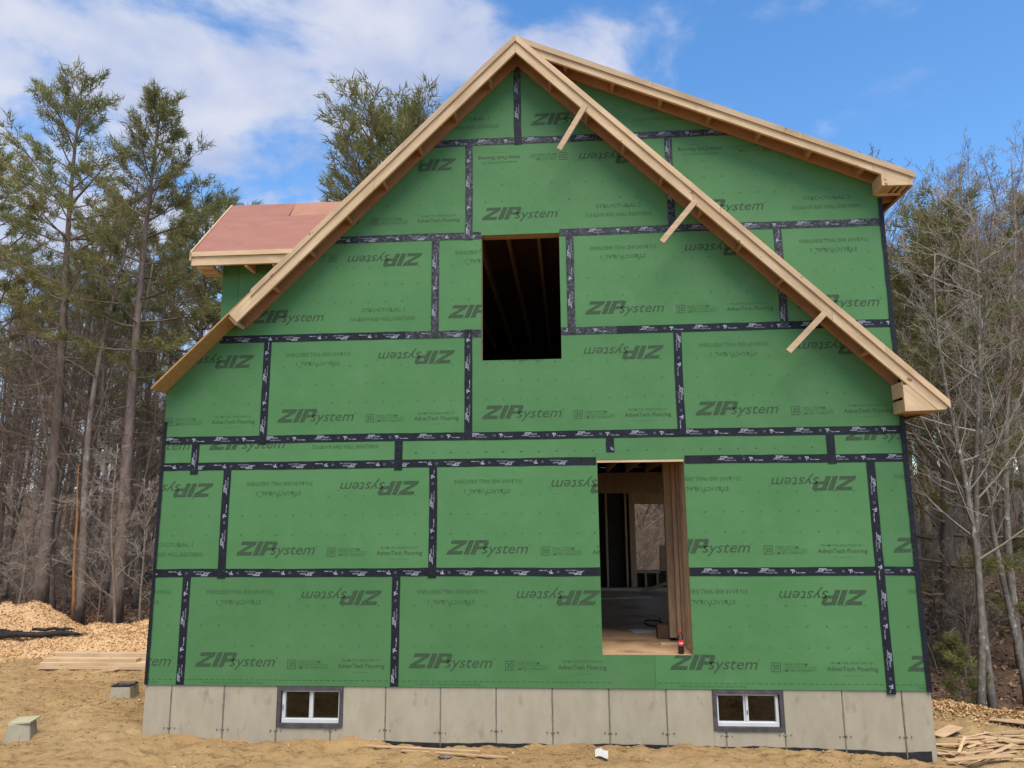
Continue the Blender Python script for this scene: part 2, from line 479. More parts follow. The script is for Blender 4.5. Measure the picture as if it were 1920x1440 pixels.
# ------------------------------------------------------------------ ground
HW, HD = 8.534, 7.75
def ground_z(x, y, fine=True):
    x = np.asarray(x, float); y = np.asarray(y, float)
    wall = np.interp(x, [-8, -2, 0, 1.5, 2.9, 4.7, 6.3, 7.0, 8.5, 9.5, 12], [-.58, -.56, -.50, -.56, -.572, -.568, -.583, -.60, -.69, -.66, -.70])
    z = wall + 0.0 * y
    z = z + np.where(y < -1.2, (-1.2 - y) * 0.075, 0)               # the yard climbs towards the photographer
    z = np.where(y < -12, -0.57 + 0.8, z)
    # left yard climbs gently to the trees, then the wood floor rises
    z = z + sstep(9, 45, y) * 2.2 + sstep(45, 120, y) * 5
    # right: chip berm edge, then a dip and the bank
    d = (x - 9.35) * 0.60 + (y - 1.95) * 0.80                      # signed distance past the berm line
    rgt = sstep(8.6, 9.0, x)
    z = z + rgt * (0.10 * np.exp(-(d / 0.35) ** 2) - 0.45 * sstep(0.3, 2.2, d) + 0.85 * sstep(2.5, 8, d))
    z = z + sstep(11.5, 17, x) * 0.9 * sstep(0, 3, d)
    if fine:
        near = 1 - sstep(6, 14, np.hypot(x - 3, y - 1) - 6)
        z = z + near * (0.050 * fbm(x, y, 0.9, 3, 3) + 0.070 * fbm(x, y * 1.7, 3.4, 3, 9) + 0.060 * np.abs(fbm(x, y * 1.5, 7.5, 3, 21)) - .016)
        z = z + (1 - near) * 0.25 * fbm(x, y, 0.35, 4, 5)
        z = z - 0.045 * np.exp(-((y - 2.75 + 0.10 * x) / 0.16) ** 2) * sstep(0.5, -0.5, x)      # wheel ruts in the left yard
        z = z - 0.045 * np.exp(-((y - 1.15 + 0.10 * x) / 0.16) ** 2) * sstep(0.0, -1.0, x)
    return z
def gz(x, y):
    return float(ground_z(np.array([x]), np.array([y]))[0])
def lines(spans):
    out = []
    for a, b, s in spans:
        n = max(1, int(round((b - a) / s)))
        out += list(a + (b - a) * np.arange(n) / n)
    out.append(spans[-1][1])
    return np.array(out)
gx = lines([(-400, -100, 60), (-100, -30, 8), (-30, -10, 1.2), (-10, -4.5, 0.16), (-4.5, 10.8, 0.042), (10.8, 20, 0.3), (20, 40, 1.5), (40, 110, 8), (110, 420, 60)])
gy = lines([(-400, -60, 60), (-60, -12, 4), (-12, -2.2, 0.5), (-2.2, 4.6, 0.042), (4.6, 12, 0.16), (12, 30, 0.8), (30, 110, 6), (110, 500, 60)])
GX, GY = np.meshgrid(gx, gy)
GZ = ground_z(GX, GY)
ins = (GX > 0.07) & (GX < HW - 0.07) & (GY > 0.09) & (GY < HD - 0.1)
GZ = np.where(ins, -2.3, GZ)
nx, ny = len(gx), len(gy)
V = np.stack([GX.ravel(), GY.ravel(), GZ.ravel()], 1)
ii = np.arange((ny - 1) * nx).reshape(ny - 1, nx)[:, :-1].ravel()
Fq = np.stack([ii, ii + 1, ii + nx + 1, ii + nx], 1)
me = bpy.data.meshes.new('ground')
me.from_pydata(V.tolist(), [], Fq.tolist())
me.materials.append(MATS['ground'])
dR = (GX - 9.35) * 0.60 + (GY - 1.95) * 0.80
lit = np.maximum(sstep(4.2, 6.2, GY + 0.25 * (GX + 3)), sstep(0.1, 0.6, dR) * (GX > 8.6))
lit = np.where(np.hypot(GX - 3, GY + 2) > 26, 1, lit)
at_ = me.attributes.new('litter', 'FLOAT', 'POINT')
at_.data.foreach_set('value', lit.ravel().astype(np.float32))
me.polygons.foreach_set('use_smooth', [True] * len(me.polygons))
gobj = put('ground', me)
tag(gobj, 'sandy tan building-site ground turning to brown leaf litter under the trees', kind='structure')

# ------------------------------------------------------------------ lettering
TXT = {}
def text_tris(s, shear=0.0, bold=0.0, res=2):
    k = (s, shear, bold, res)
    if k in TXT:
        return TXT[k]
    cu = bpy.data.curves.new('t', 'FONT')
    cu.body = s; cu.shear = shear; cu.offset = bold; cu.resolution_u = res
    ob = bpy.data.objects.new('t', cu)
    col.objects.link(ob)
    dg = bpy.context.evaluated_depsgraph_get()
    dg.update()
    ev = ob.evaluated_get(dg)
    me = ev.to_mesh()
    me.calc_loop_triangles()
    vs = np.array([v.co[:2] for v in me.vertices])
    tr = np.array([t.vertices[:] for t in me.loop_triangles])
    T = vs[tr]
    ev.to_mesh_clear()
    bpy.data.objects.remove(ob); bpy.data.curves.remove(cu)
    mn, mxx = vs.min(0), vs.max(0)
    T = (T - mn) / (mxx - mn)
    TXT[k] = T
    return T
def place(T, x0, x1, z0, z1):
    return T * np.array([x1 - x0, z1 - z0]) + np.array([x0, z0])
def quad(x0, x1, z0, z1, sh=0.0):
    p = np.array([[x0, z0], [x1, z0], [x1 + sh * (z1 - z0), z1], [x0 + sh * (z1 - z0), z1]])
    return np.array([p[[0, 1, 2]], p[[0, 2, 3]]])
def zip_tris():                                      # heavy slanted capitals Z, I, P; unit height
    q = []
    def P4(a, b, c, d):
        q.append([a, b, c]); q.append([a, c, d])
    P4((0, 0), (1.12, 0), (1.12, .25), (0, .25))
    P4((0, .75), (1.12, .75), (1.12, 1), (0, 1))
    P4((0, .25), (.44, .25), (1.12, .75), (.68, .75))
    P4((1.24, 0), (1.62, 0), (1.62, 1), (1.24, 1))
    P4((1.72, 0), (2.08, 0), (2.08, 1), (1.72, 1))
    P4((2.08, .79), (2.42, .79), (2.52, 1), (2.08, 1))
    P4((2.40, .79), (2.40, .57), (2.72, .62), (2.72, .86))
    P4((2.42, .79), (2.72, .86), (2.64, .96), (2.52, 1))
    P4((2.08, .36), (2.54, .36), (2.42, .57), (2.08, .57))
    P4((2.54, .36), (2.66, .44), (2.72, .62), (2.40, .57))
    T = np.array(q, float)
    T[..., 0] += 0.42 * T[..., 1]
    return T
ZIPT = zip_tris()
ZW = 3.05
def logo(x0, z0, h, total):
    """the big mark: ZIP in capitals, then a lighter slanted 'system'"""
    a = ZIPT * h + np.array([x0, z0])
    w0 = x0 + 2.55 * h
    s = place(text_tris('system', 0.32, 0.004), w0, x0 + total - 0.03, z0 - 0.19 * h, z0 + 0.64 * h)
    r_ = place(text_tris('o', 0, 0.0, 1), x0 + total - 0.022, x0 + total, z0 + 0.56 * h, z0 + 0.70 * h)
    return np.concatenate([a, s, r_])
def line_a(w):                                       # ZIP mark, 30-year box, flooring line
    T = [logo(0.158, 0.195, 0.158, 0.955)]
    F_ = []
    bx, bz, bs = 1.225, 0.180, 0.098
    for q in (quad(bx, bx + bs, bz, bz + .007), quad(bx, bx + bs, bz + bs - .007, bz + bs), quad(bx, bx + .007, bz + .007, bz + bs - .007), quad(bx + bs - .007, bx + bs, bz + .007, bz + bs - .007)):
        T.append(q)
    T.append(place(text_tris('30', 0, 0.012), bx + .017, bx + .082, bz + .020, bz + .078))
    F_.append(place(text_tris('YEAR SYSTEM', 0, 0.01, 1), 1.345, 1.60, 0.243, 0.272))
    F_.append(quad(1.345, 1.69, 0.228, 0.233))
    F_.append(place(text_tris('LIMITED WARRANTY', 0, 0.01, 1), 1.345, 1.69, 0.182, 0.214))
    F_.append(place(text_tris('FROM THE CREATORS OF', 0, 0.008, 1), 1.845, 2.275, 0.262, 0.288))
    T.append(place(text_tris('AdvanTech Flooring', 0, 0.012), 1.80, 2.325, 0.178, 0.240))
    for k in range(7):
        F_.append(quad(1.97 + .03 * k, 1.985 + .03 * k, .145, .151))
    return np.concatenate(T), np.concatenate(F_)
def line_b(w):                                       # ZIP mark, grade lines
    T = [logo(0.158, 0.195, 0.158, 0.955)]
    F_ = []
    F_.append(place(text_tris('STRUCTURAL 1', 0, 0.03, 1), 1.545, 2.075, 0.296, 0.346))
    F_.append(place(text_tris('7/16 ROOF AND WALL SHEATHING', 0, 0.03, 1), 1.41, 2.195, 0.184, 0.236))
    return np.concatenate(T), np.concatenate(F_)
PH, PW = 1.2192, 2.4384
def panel_print(kind, x0, z0, dashes=False, skip_top=False):
    """all the ink of one 8 x 4 ft sheet, in wall coordinates"""
    A, B = line_a(0), line_b(0)
    lo, hi = (A, B) if kind == 'A' else (B, A)
    flip = lambda T: np.array([PW, PH]) - T
    strong = [lo[0]] ; faint = [lo[1]]
    if not skip_top:
        strong.append(flip(hi[0])); faint.append(flip(hi[1]))
    rnd = random.Random(int(x0 * 1000) + int(z0 * 777))
    for zz_ in (0.425, 0.645, 0.86):
        for k in range(11):
            x = 0.2032 * (k + 1) + rnd.uniform(-.004, .004)
            w = rnd.uniform(.007, .012)
            faint.append(quad(x - w, x + w, zz_ - .008, zz_ + rnd.uniform(.002, .010), 0.4))
    if dashes:
        k = 0.02
        while k < PW:
            strong.append(quad(k, k + .04, .058, .064)); k += .066
        faint.append(place(text_tris('STRENGTH AXIS  THIS EDGE DOWN  FASTEN AT EDGE', 0, .01, 1), .25, .95, .018, .040))
    o = np.array([x0, z0])
    return np.concatenate(strong) + o, np.concatenate(faint) + o
def clip_tris(T, poly):
    """clip triangles (n,3,2) to a convex counter-clockwise polygon; returns list of polygons"""
    P = np.array(poly)
    inside = np.ones(T.shape[:2], bool)
    out_all = np.zeros(len(T), bool)
    E_ = []
    for i in range(len(P)):
        a, b = P[i], P[(i + 1) % len(P)]
        nrm = np.array([-(b - a)[1], (b - a)[0]])
        d = (T - a) @ nrm
        inside &= d >= 0
        out_all |= (d < 0).all(1)
        E_.append((a, nrm))
    res = []
    for i in np.where(~out_all)[0]:
        if inside[i].all():
            res.append([tuple(p) for p in T[i]]); continue
        poly_ = [p for p in T[i]]
        for a, nrm in E_:
            new = []
            for j in range(len(poly_)):
                p, q = poly_[j], poly_[(j + 1) % len(poly_)]
                dp, dq = (p - a) @ nrm, (q - a) @ nrm
                if dp >= 0: new.append(p)
                if (dp >= 0) != (dq >= 0):
                    new.append(p + (q - p) * (dp / (dp - dq)))
            poly_ = new
            if len(poly_) < 3: break
        if len(poly_) >= 3:
            res.append([tuple(p) for p in poly_])
    return res

# ------------------------------------------------------------------ house
house = empty('house', (HW / 2, 0, -0.57))
tag(house, 'unfinished two-storey gabled house sheathed in printed green panels on a concrete foundation', 'house')
house_inv = Matrix.Translation(Vector((-HW / 2, 0, 0.57)))
def under(o, parent):
    o.parent = parent
    o.matrix_parent_inverse = house_inv if parent is house else Matrix.Identity(4)
    return o
def part(mb, name, mats, parent=None, **kw):
    o = mb.build(name, mats, None, **kw)
    under(o, parent or house)
    return o

RX, RZ = 4.267, 7.644                                # ridge
SX, SZ, SM = 8.783, 5.666, 0.4375                    # shed dormer top line
DOOR = (5.13, 6.10, 0.345, 2.432)
WIN = (3.81, 4.752, 3.638, 5.186)
XI = 1.90
def wall_top(xa, xb):
    """top line (two heights) of the wall over a column"""
    def f(x, lo):
        if x < 0.605 or (x == 0.605 and lo): return RZ - .030 - (RX - x)
        if x < XI or (x == XI and lo): return 5.25
        if x <= RX: return RZ - .030 - (RX - x)
        return SZ + SM * (SX - x) - .032
    return f(xa, False), f(xb, True)
def pieces(x0, x1, z0, z1, top=True):
    xs = sorted({x0, x1} | {b for b in (0.605, XI, RX, DOOR[0], DOOR[1], WIN[0], WIN[1]) if x0 < b < x1})
    out = []
    for xa, xb in zip(xs[:-1], xs[1:]):
        spans = [(z0, z1)]
        for o in (DOOR, WIN):
            if xa >= o[0] - 1e-6 and xb <= o[1] + 1e-6:
                new = []
                for a, b in spans:
                    if b <= o[2] or a >= o[3]: new.append((a, b)); continue
                    if a < o[2]: new.append((a, o[2]))
                    if b > o[3]: new.append((o[3], b))
                spans = new
        ta, tb = wall_top(xa, xb)
        for a, b in spans:
            if a >= max(ta, tb): continue
            poly = [(xa, a), (xb, a), (xb, b), (xa, b)]
            # clip under the line from (xa, ta) to (xb, tb)
            new = []
            g = lambda p: ta + (tb - ta) * (p[0] - xa) / (xb - xa) - p[1]
            for j in range(4):
                p, q = poly[j], poly[(j + 1) % 4]
                gp, gq = g(p), g(q)
                if gp >= 0: new.append(p)
                if (gp >= 0) != (gq >= 0):
                    t_ = gp / (gp - gq)
                    new.append((p[0] + (q[0] - p[0]) * t_, p[1] + (q[1] - p[1]) * t_))
            if len(new) >= 3: out.append(new)
    return out

core = MB()
for p in pieces(0.0, HW, 0.0, 8.0):
    core.prism(p, 0.0135, 0.150)
front = part(core, 'front_wall', 'stud')

H3 = 0.3111
ZR = [0, PH, 2 * PH, 2 * PH + H3, 3 * PH + H3, 4 * PH + H3, 5 * PH + H3, 7.7]
# (row, x from, x to, sheet kind, sheet origin)
g = 0.0016
PAN = [(0, 0, .4064, 'A', -.80), (0, .4064, 2.8448, 'A', .4064), (0, 2.8448, 5.690, 'A', 2.8448), (0, 5.690, 8.128, 'A', 5.690), (0, 8.128, HW, 'A', 8.155),
       (1, 0, .8128, 'B', .8128 - PW), (1, .8128, 3.2512, 'A', .8128), (1, 3.2512, 5.690, 'A', 3.2512), (1, 5.690, 8.128, 'A', 5.690), (1, 8.128, HW, 'A', 8.128),
       (2, 0, .4064, 'b', -.75), (2, .4064, 2.8448, 'b', .4064), (2, 2.8448, 5.2832, 'm', 2.8448), (2, 5.2832, 7.7216, 'm', 5.2832), (2, 7.7216, HW, 'b', 7.7216),
       (3, 0, 1.2192, 'A', 1.2192 - PW), (3, 1.2192, 3.6576, 'A', 1.2192), (3, 3.6576, 6.096, 'A', 3.6576), (3, 6.096, HW, 'A', 6.096),
       (4, .605, .8128, 'E', 0), (4, .8128, 3.2512, 'B', .8128), (4, 3.2512, 4.8768, 'A', 3.2512), (4, 4.8768, 7.3152, 'A', 4.8768), (4, 7.3152, HW, 'A', 7.3152),
       (5, 1.2192, 3.6576, 'A', 1.2192), (5, 3.6576, 6.096, 'B', 3.6576), (5, 6.096, HW, 'B', 6.096),
       (6, 1.83, 4.267, 'B', 1.83), (6, 4.267, 6.705, 'B', 4.267)]
for row, xa, xb, kind, org in PAN:
    z0, z1 = ZR[row], ZR[row + 1]
    if kind == 'E': kind = ''
    pc = pieces(xa + (g if xa > 0 else 0), xb - (g if xb < HW else 0), z0 + (g if row else 0), z1 - g)
    if row == 3 and xa == 0:
        pc = [p for p in pc]
    if not pc: continue
    m = MB()
    for p in pc:
        m.prism(p, 0.0, 0.0115)
    if kind:
        if kind == 'm':
            st, fa = panel_print('A', org, z0 - .30)
            st = fa
            keep = (st[..., 1].max(1) < z0 + .6) & (st[..., 1].min(1) > z0 + .07) & (np.ptp(st[..., 0], axis=1) < .03) & (np.ptp(st[..., 1], axis=1) < .02)
            st = st[keep]; fa = fa[:0]
        else:
            st, fa = panel_print(kind.upper(), org, z0, dashes=(row == 0), skip_top=(kind == 'b'))
        if row == 0 and xa == 2.8448:
            st, fa = (q_[q_[..., 0].max(1) < 5.275] for q_ in (st, fa))
        if row == 4 and xb == 4.8768:
            st, fa = (q_[q_[..., 0].max(1) < 4.3] for q_ in (st, fa))
        for p in pc:
            for T, mi in ((st, 1), (fa, 2)):
                if not len(T): continue
                for q in clip_tris(T, p):
                    a2 = sum(q[i][0] * q[(i + 1) % len(q)][1] - q[(i + 1) % len(q)][0] * q[i][1] for i in range(len(q)))
                    if abs(a2) < 1e-8: continue
                    if a2 < 0: q = q[::-1]
                    m.add([(x, -0.0012, z) for x, z in q], [tuple(range(len(q)))], mi)
    part(m, 'sheathing_panel', ['green_sheathing', 'green_print', 'green_print_faint'], front)
# strip of sheathing let in above the door opening, and its raw wooden edge
part(MB().box(DOOR[0] - .012, DOOR[1] + .006, -.0125, -.0015, 2.452, 2.535), 'header_strip', 'green_sheathing', front)
part(MB().box(DOOR[0] - .006, DOOR[1] - .004, -.010, .0115, 2.424, 2.450), 'raw_edge', 'board', front)

# seam tape: strip with a slightly uneven edge and repeated white marks
def tape_marks(length, phase, rot=False):
    T, D = [], []
    x = phase
    per = 0.61
    while x < length:
        z = np.array([ZIPT * .030 + np.array([x, .004])])[0]
        T.append(z)
        T.append(place(text_tris('system', .3, .01, 1), x + .085, x + .152, -.004, .024))
        T.append(quad(x - .022, x + .055, -.008, -.002, .4))
        T.append(place(text_tris('FLASHING TAPE', 0, .01, 1), x + .06, x + .185, -.020, -.008))
        D.append(quad(x + .255, x + .285, -.012, .016))
        t = x + .325
        T.append(quad(t, t + .042, .008, .022)); T.append(quad(t + .014, t + .026, -.020, .008)); T.append(quad(t + .032, t + .045, -.006, .012))
        T.append(place(text_tris('Tape', 0, .02, 1), t + .055, t + .105, -.022, -.004))
        T.append(quad(t + .11, t + .155, -.018, -.010))
        x += per
    if not T: return np.zeros((0, 3, 2)), np.zeros((0, 3, 2))
    return np.concatenate(T), np.concatenate(D)
TRND = random.Random(3)
def tape(x0, z0, x1, z1, worn=False, w=.092, flip=False, layer=0, name='seam_tape', marks=True):
    a, b = Vector((x0, 0, z0)), Vector((x1, 0, z1))
    d = (b - a); ln = d.length; d.normalize()
    n = Vector((-d.z, 0, d.x))
    if d.x >= 0 and n.z < 0: n = -n
    k = max(2, int(ln / .12))
    m = MB()
    y0, y1 = -.0032 - .0026 * layer, -.0018
    top, bot = [], []
    ph_, am_ = TRND.uniform(0, 6), TRND.uniform(.001, .005)
    for i in range(k + 1):
        p = a + d * (ln * i / k)
        wob = TRND.uniform(-.002, .002) + am_ * math.sin(ph_ + i * .12 * 1.9) * min(1, i / 3, (k - i) / 3)
        top.append(p + n * (w / 2 + wob + TRND.uniform(-.0012, .0012)))
        bot.append(p + n * (-w / 2 + wob + TRND.uniform(-.0012, .0012)))
    for i in range(k):
        q = [bot[i], bot[i + 1], top[i + 1], top[i]]
        nn = (q[1] - q[0]).cross(q[3] - q[0])
        if nn.y > 0: q = [q[1], q[0], q[3], q[2]]
        fr = [Vector((p.x, y0, p.z)) for p in q]
        bk = [Vector((p.x, y1, p.z)) for p in q]
        m.add(fr, [(0, 1, 2, 3)]); m.add([fr[0], fr[1], bk[1], bk[0], fr[3], fr[2], bk[2], bk[3]], [(0, 3, 2, 1), (4, 5, 6, 7)])
    e0 = [bot[0], top[0]]; e1 = [bot[-1], top[-1]]
    for e in (e0, e1):
        m.add([(e[0].x, y0, e[0].z), (e[1].x, y0, e[1].z), (e[1].x, y1, e[1].z), (e[0].x, y1, e[0].z)], [(0, 1, 2, 3)])
    if marks:
        S, D = tape_marks(ln, TRND.uniform(.02, .4))
        for T, mi in ((S, 1), (D, 2)):
            if not len(T): continue
            ok = (T[..., 0].min(1) > .01) & (T[..., 0].max(1) < ln - .01)
            for tri in T[ok]:
                vs = []
                for u, v in tri:
                    if flip: u, v = ln - u, -v
                    p = a + d * u + n * v
                    vs.append((p.x, y0 - .0012, p.z))
                e1_, e2_ = Vector(vs[1]) - Vector(vs[0]), Vector(vs[2]) - Vector(vs[0])
                f = (0, 1, 2) if e1_.cross(e2_).y < 0 else (0, 2, 1)
                m.add(vs, [f], mi)
    return part(m, name, ['tape_worn' if worn else 'tape', 'tape_print', 'tape_print_dim'], front)
T1, T2, T3, T4, T5, T6 = ZR[1:7]
tape(0, T1, DOOR[0] - .002, T1 + .004, flip=True); tape(DOOR[1] + .002, T1, HW, T1, layer=0)
tape(0, T2, DOOR[0] - .014, T2 + .006, flip=True); tape(DOOR[1] + .008, T2 + .008, HW, T2)
tape(0, T3, HW, T3)
tape(.62, T4, 2.9, T4, flip=True); tape(2.9, T4, WIN[0] - .002, T4, worn=True, flip=True); tape(WIN[1] + .002, T4, 5.4, T4, worn=True); tape(5.4, T4, HW - .02, T4)
tape(2.0, T5, WIN[0] - .002, T5, worn=True, flip=True); tape(WIN[1] + .002, T5 + .004, HW - .02, T5, worn=True)
tape(3.1, T6, 5.2, T6, worn=True); tape(5.2, T6, 7.1, T6, worn=True)
def vt(x, za, zb, **kw):
    tape(x, za, x + kw.pop('dx', 0), zb, layer=1, **kw)
vt(.4064, 0.004, T1 - .03); vt(2.8448, 0.004, T1 - .03); vt(8.128, -.035, T2 - .03, dx=.002, flip=True)
vt(.8128, T1 - .06, T2 - .03); vt(3.2512, T1 - .06, T2 - .03)
vt(.4064, T2 - .09, T3 - .03); vt(2.8448, T2 - .07, T3 - .03); vt(5.2832, 2.537, T3 - .03, flip=True); vt(7.7216, T2 - .06, T3 - .03, flip=True)
vt(1.2192, T3 - .06, T4 - .03); vt(3.6576, T3 - .03, T4 + .05); vt(6.096, T3 - .03, T4 - .03, flip=True)
vt(3.2512, T4 - .03, T5 - .03, worn=True); vt(4.8768, T4 - .03, T5 - .03, worn=True); vt(7.3152, T4 - .03, T5 - .03, worn=True)
vt(3.6576, T5 - .05, T6 - .03, worn=True); vt(6.096, T5 - .03, T6 - .03, worn=True)
vt(4.267, T6 - .05, 7.05); tape(4.262, 6.95, 4.262, 7.40, worn=True, layer=2)
# corner tapes that wrap round the ends of the wall
def corner_tape(xf, xs, za, zb, sgn):
    m = MB()
    k = int((zb - za) / .11)
    e = [(za + (zb - za) * i / k, TRND.uniform(-.004, .004), TRND.uniform(-.004, .004)) for i in range(k + 1)]
    for i in range(k):
        (z, a, s), (z2, a2, s2) = e[i], e[i + 1]
        q = [(xf + a, -.0105, z), (xs, -.0105 + s * .3, z), (xs, -.0105 + s2 * .3, z2), (xf + a2, -.0105, z2)]
        w = [(xs, -.0105 + s * .3, z), (xs, .055, z), (xs, .055, z2), (xs, -.0105 + s2 * .3, z2)]
        for f in (q, w):
            m.add(f, [(0, 1, 2, 3) if sgn > 0 else (3, 2, 1, 0)])
    return part(m, 'corner_tape', 'tape' if sgn < 0 else 'tape_worn' if za > 3 else 'tape', front)
corner_tape(.036, -.006, .004, 2.98, -1)
corner_tape(HW - .05, HW + .006, -.01, 2.90, 1)
corner_tape(HW - .045, HW + .006, 2.95, 5.48, 1)

# side and back walls, sheathed green outside
def side(x0, x1, top, ops):  # ops: openings out of view, added to let daylight into the lower room
    m = MB(); y = .152
    if top > 5:
        y = .152
        for ya, yb in ((.152, 1.2), (3.4, 4.4), (6.2, HD)):  # gaps between these boxes are unseen openings, added to brighten the upper room
            m.box(x0, x1, ya, yb, 3.75, 5.1)
        m.box(x0, x1, .152, HD, 5.1, top); top = 3.75
    for ya, yb, za, zb in ops:
        m.box(x0, x1, y, ya, 0, top); m.box(x0, x1, ya, yb, 0, za); m.box(x0, x1, ya, yb, zb, top); y = yb
    m.box(x0, x1, y, HD, 0, top)
    part(m, 'side_wall', 'green_sheathing')
side(0.0, .15, 3.30, [(1.6, 2.6, .95, 2.35), (4.6, 6.4, .36, 2.4)])
side(HW - .15, HW, 5.70, [(1.6, 4.4, .36, 2.6), (4.8, 7.0, .36, 2.6)])
bw = MB()
BW = (6.20, 6.88, .70, 2.07)
yb0, yb1 = 7.60, HD - .002
bw.box(.152, 1.6, yb0, yb1, 0, 2.85); bw.box(4.9, BW[0], yb0, yb1, 0, 2.85); bw.box(1.6, 4.9, yb0, yb1, 0, .36); bw.box(1.6, 4.9, yb0, yb1, 2.3, 2.85); bw.box(BW[1], HW - .152, yb0, yb1, 0, 2.85)  # the wide left opening is unseen, added to bring light indoors
bw.box(BW[0], BW[1], yb0, yb1, 0, BW[2]); bw.box(BW[0], BW[1], yb0, yb1, BW[3], 2.85)
bw.prism([(.152, 2.86), (HW - .152, 2.86), (HW - .152, 5.70), (RX, RZ - .06), (.152, 3.45)], yb0, yb1)
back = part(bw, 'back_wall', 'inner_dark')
for x in np.arange(.3, 8.3, .4064):
    if BW[0] - .05 < x < BW[1] + .02 or 1.55 < x < 4.9: continue
    part(MB().box(x, x + .038, yb0 - .14, yb0 - .002, .345, 2.30), 'stud', 'stud', back)
for x0, x1, z0, z1 in ((.152, HW - .152, 2.30, 2.73), (BW[0] - .12, BW[0] - .002, .346, 2.298), (BW[1] - .19, BW[1] + .10, .70, 1.215), (BW[0], BW[1] + .1, 2.075, 2.298), (BW[0], BW[1] - .2, .655, .695)):
    part(MB().box(x0, x1, yb0 - .145, yb0 - .004, z0, z1), 'window_framing', 'stud', back)
for x in (6.36, 6.6):
    part(MB().box(x, x + .038, yb0 - .14, yb0 - .002, .345, .65), 'stud', 'stud', back)

# floor decks and ceilings
fl = part(MB().box(.02, HW - .02, .152, 7.6, .315, .335), 'floor_deck', 'subfloor')
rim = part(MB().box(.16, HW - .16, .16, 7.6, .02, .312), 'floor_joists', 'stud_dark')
up2 = part(MB().box(.152, HW - .152, .152, 7.6, 2.985, 3.01), 'upper_floor', 'soffit_wood')
for i, x in enumerate(np.arange(.35, 8.3, .4064)):
    part(MB().box(x, x + .045, .154, 7.55, 2.74, 2.984), 'ceiling_joist', 'stud', up2)
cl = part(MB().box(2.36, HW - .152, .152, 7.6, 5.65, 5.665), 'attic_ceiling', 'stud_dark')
for i, x in enumerate(np.arange(2.42, 8.3, .4064)):
    part(MB().box(x, x + .045, .154, 7.55, 5.465, 5.649), 'ceiling_joist', 'stud', cl)
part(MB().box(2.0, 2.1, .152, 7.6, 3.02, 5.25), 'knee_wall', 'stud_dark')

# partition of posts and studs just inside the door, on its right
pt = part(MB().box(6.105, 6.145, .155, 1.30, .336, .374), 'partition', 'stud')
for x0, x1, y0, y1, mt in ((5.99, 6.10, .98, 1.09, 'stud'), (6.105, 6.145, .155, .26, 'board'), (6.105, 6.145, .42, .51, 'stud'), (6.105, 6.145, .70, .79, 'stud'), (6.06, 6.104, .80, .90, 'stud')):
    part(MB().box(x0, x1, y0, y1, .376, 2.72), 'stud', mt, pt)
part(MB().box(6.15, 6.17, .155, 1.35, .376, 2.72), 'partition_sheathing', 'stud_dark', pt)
part(MB().box(5.86, 6.10, 1.12, 1.32, .337, .50), 'block', 'stud_dark', pt)

# ------------------------------------------------------------------ foundation
fo = MB()
B1, B2 = (1.535, 2.275, -.428, -.004), (6.280, 7.015, -.412, -.004)
xs = [0.004, B1[0], B1[1], B2[0], B2[1], HW - .004]
for i in range(5):
    xa, xb = xs[i], xs[i + 1]
    bb = B1 if i == 1 else B2 if i == 3 else None
    fo.box(xa, xb, .034, .26, -1.6, (bb[2] if bb else -.004))
fo.box(.004, .26, .262, HD, -1.6, -.004); fo.box(HW - .26, HW - .004, .262, HD, -1.6, -.004); fo.box(.262, HW - .262, HD - .26, HD, -1.6, -.004)
found = part(fo, 'foundation', 'concrete_joint')
part(MB().box(.27, HW - .27, .27, HD - .27, -2.25, -2.2), 'basement_floor', 'concrete', found)
jx = [0.0] + [.31 + .6096 * k for k in range(14)] + [HW]
CR = random.Random(11)
for i in range(len(jx) - 1):
    xa, xb = jx[i] + (.005 if i else 0), jx[i + 1] - (.005 if i < len(jx) - 2 else 0)
    cuts = [(xa, xb, -.9, 0)]
    for bb in (B1, B2):
        new = []
        for (a, b, z0, z1) in cuts:
            if b <= bb[0] or a >= bb[1]: new.append((a, b, z0, z1)); continue
            if a < bb[0]: new.append((a, bb[0], z0, z1))
            if b > bb[1]: new.append((bb[1], b, z0, z1))
            new.append((max(a, bb[0]), min(b, bb[1]), z0, bb[2]))
        cuts = new
    m = MB()
    yo = CR.uniform(-.0025, .0025)
    for a, b, z0, z1 in cuts:
        if b - a > .01: m.box(a, b, .012 + yo, .033, z0, z1 - .003)
    part(m, 'concrete_panel', 'concrete', found, bevel=.003)
# grout fins along the joints, and the broken tie ends
for i, x in enumerate(jx[1:-1]):
    m = MB()
    zt = -.02
    for bb in (B1, B2):
        if bb[0] - .03 < x < bb[1] + .03: zt = bb[2] - .05
    z = zt
    while z > -.72:
        h = CR.uniform(.04, .10)
        w = CR.uniform(.0035, .0075)
        m.box(x - w + CR.uniform(-.003, .003), x + w, .004 + CR.uniform(0, .004), .034, z - h, z); z -= h
    part(m, 'joint_fin', 'concrete_joint', found)
    m = MB()
    zz_ = -.455 + CR.uniform(-.012, .012)
    for dx in (-.055, 0, .06):
        s = .012 if dx == 0 else .008
        m.tube([(x + dx + CR.uniform(-.01, .01), .0135, zz_ + CR.uniform(-.01, .01)), (x + dx, .002, zz_)], [s, s * .7], 7)
    m.box(x - .022, x + .022, .004, .011, zz_ - .004, zz_ + .003)
    tag(part(m, 'snap_tie', 'rust_tie', found), kind='stuff')
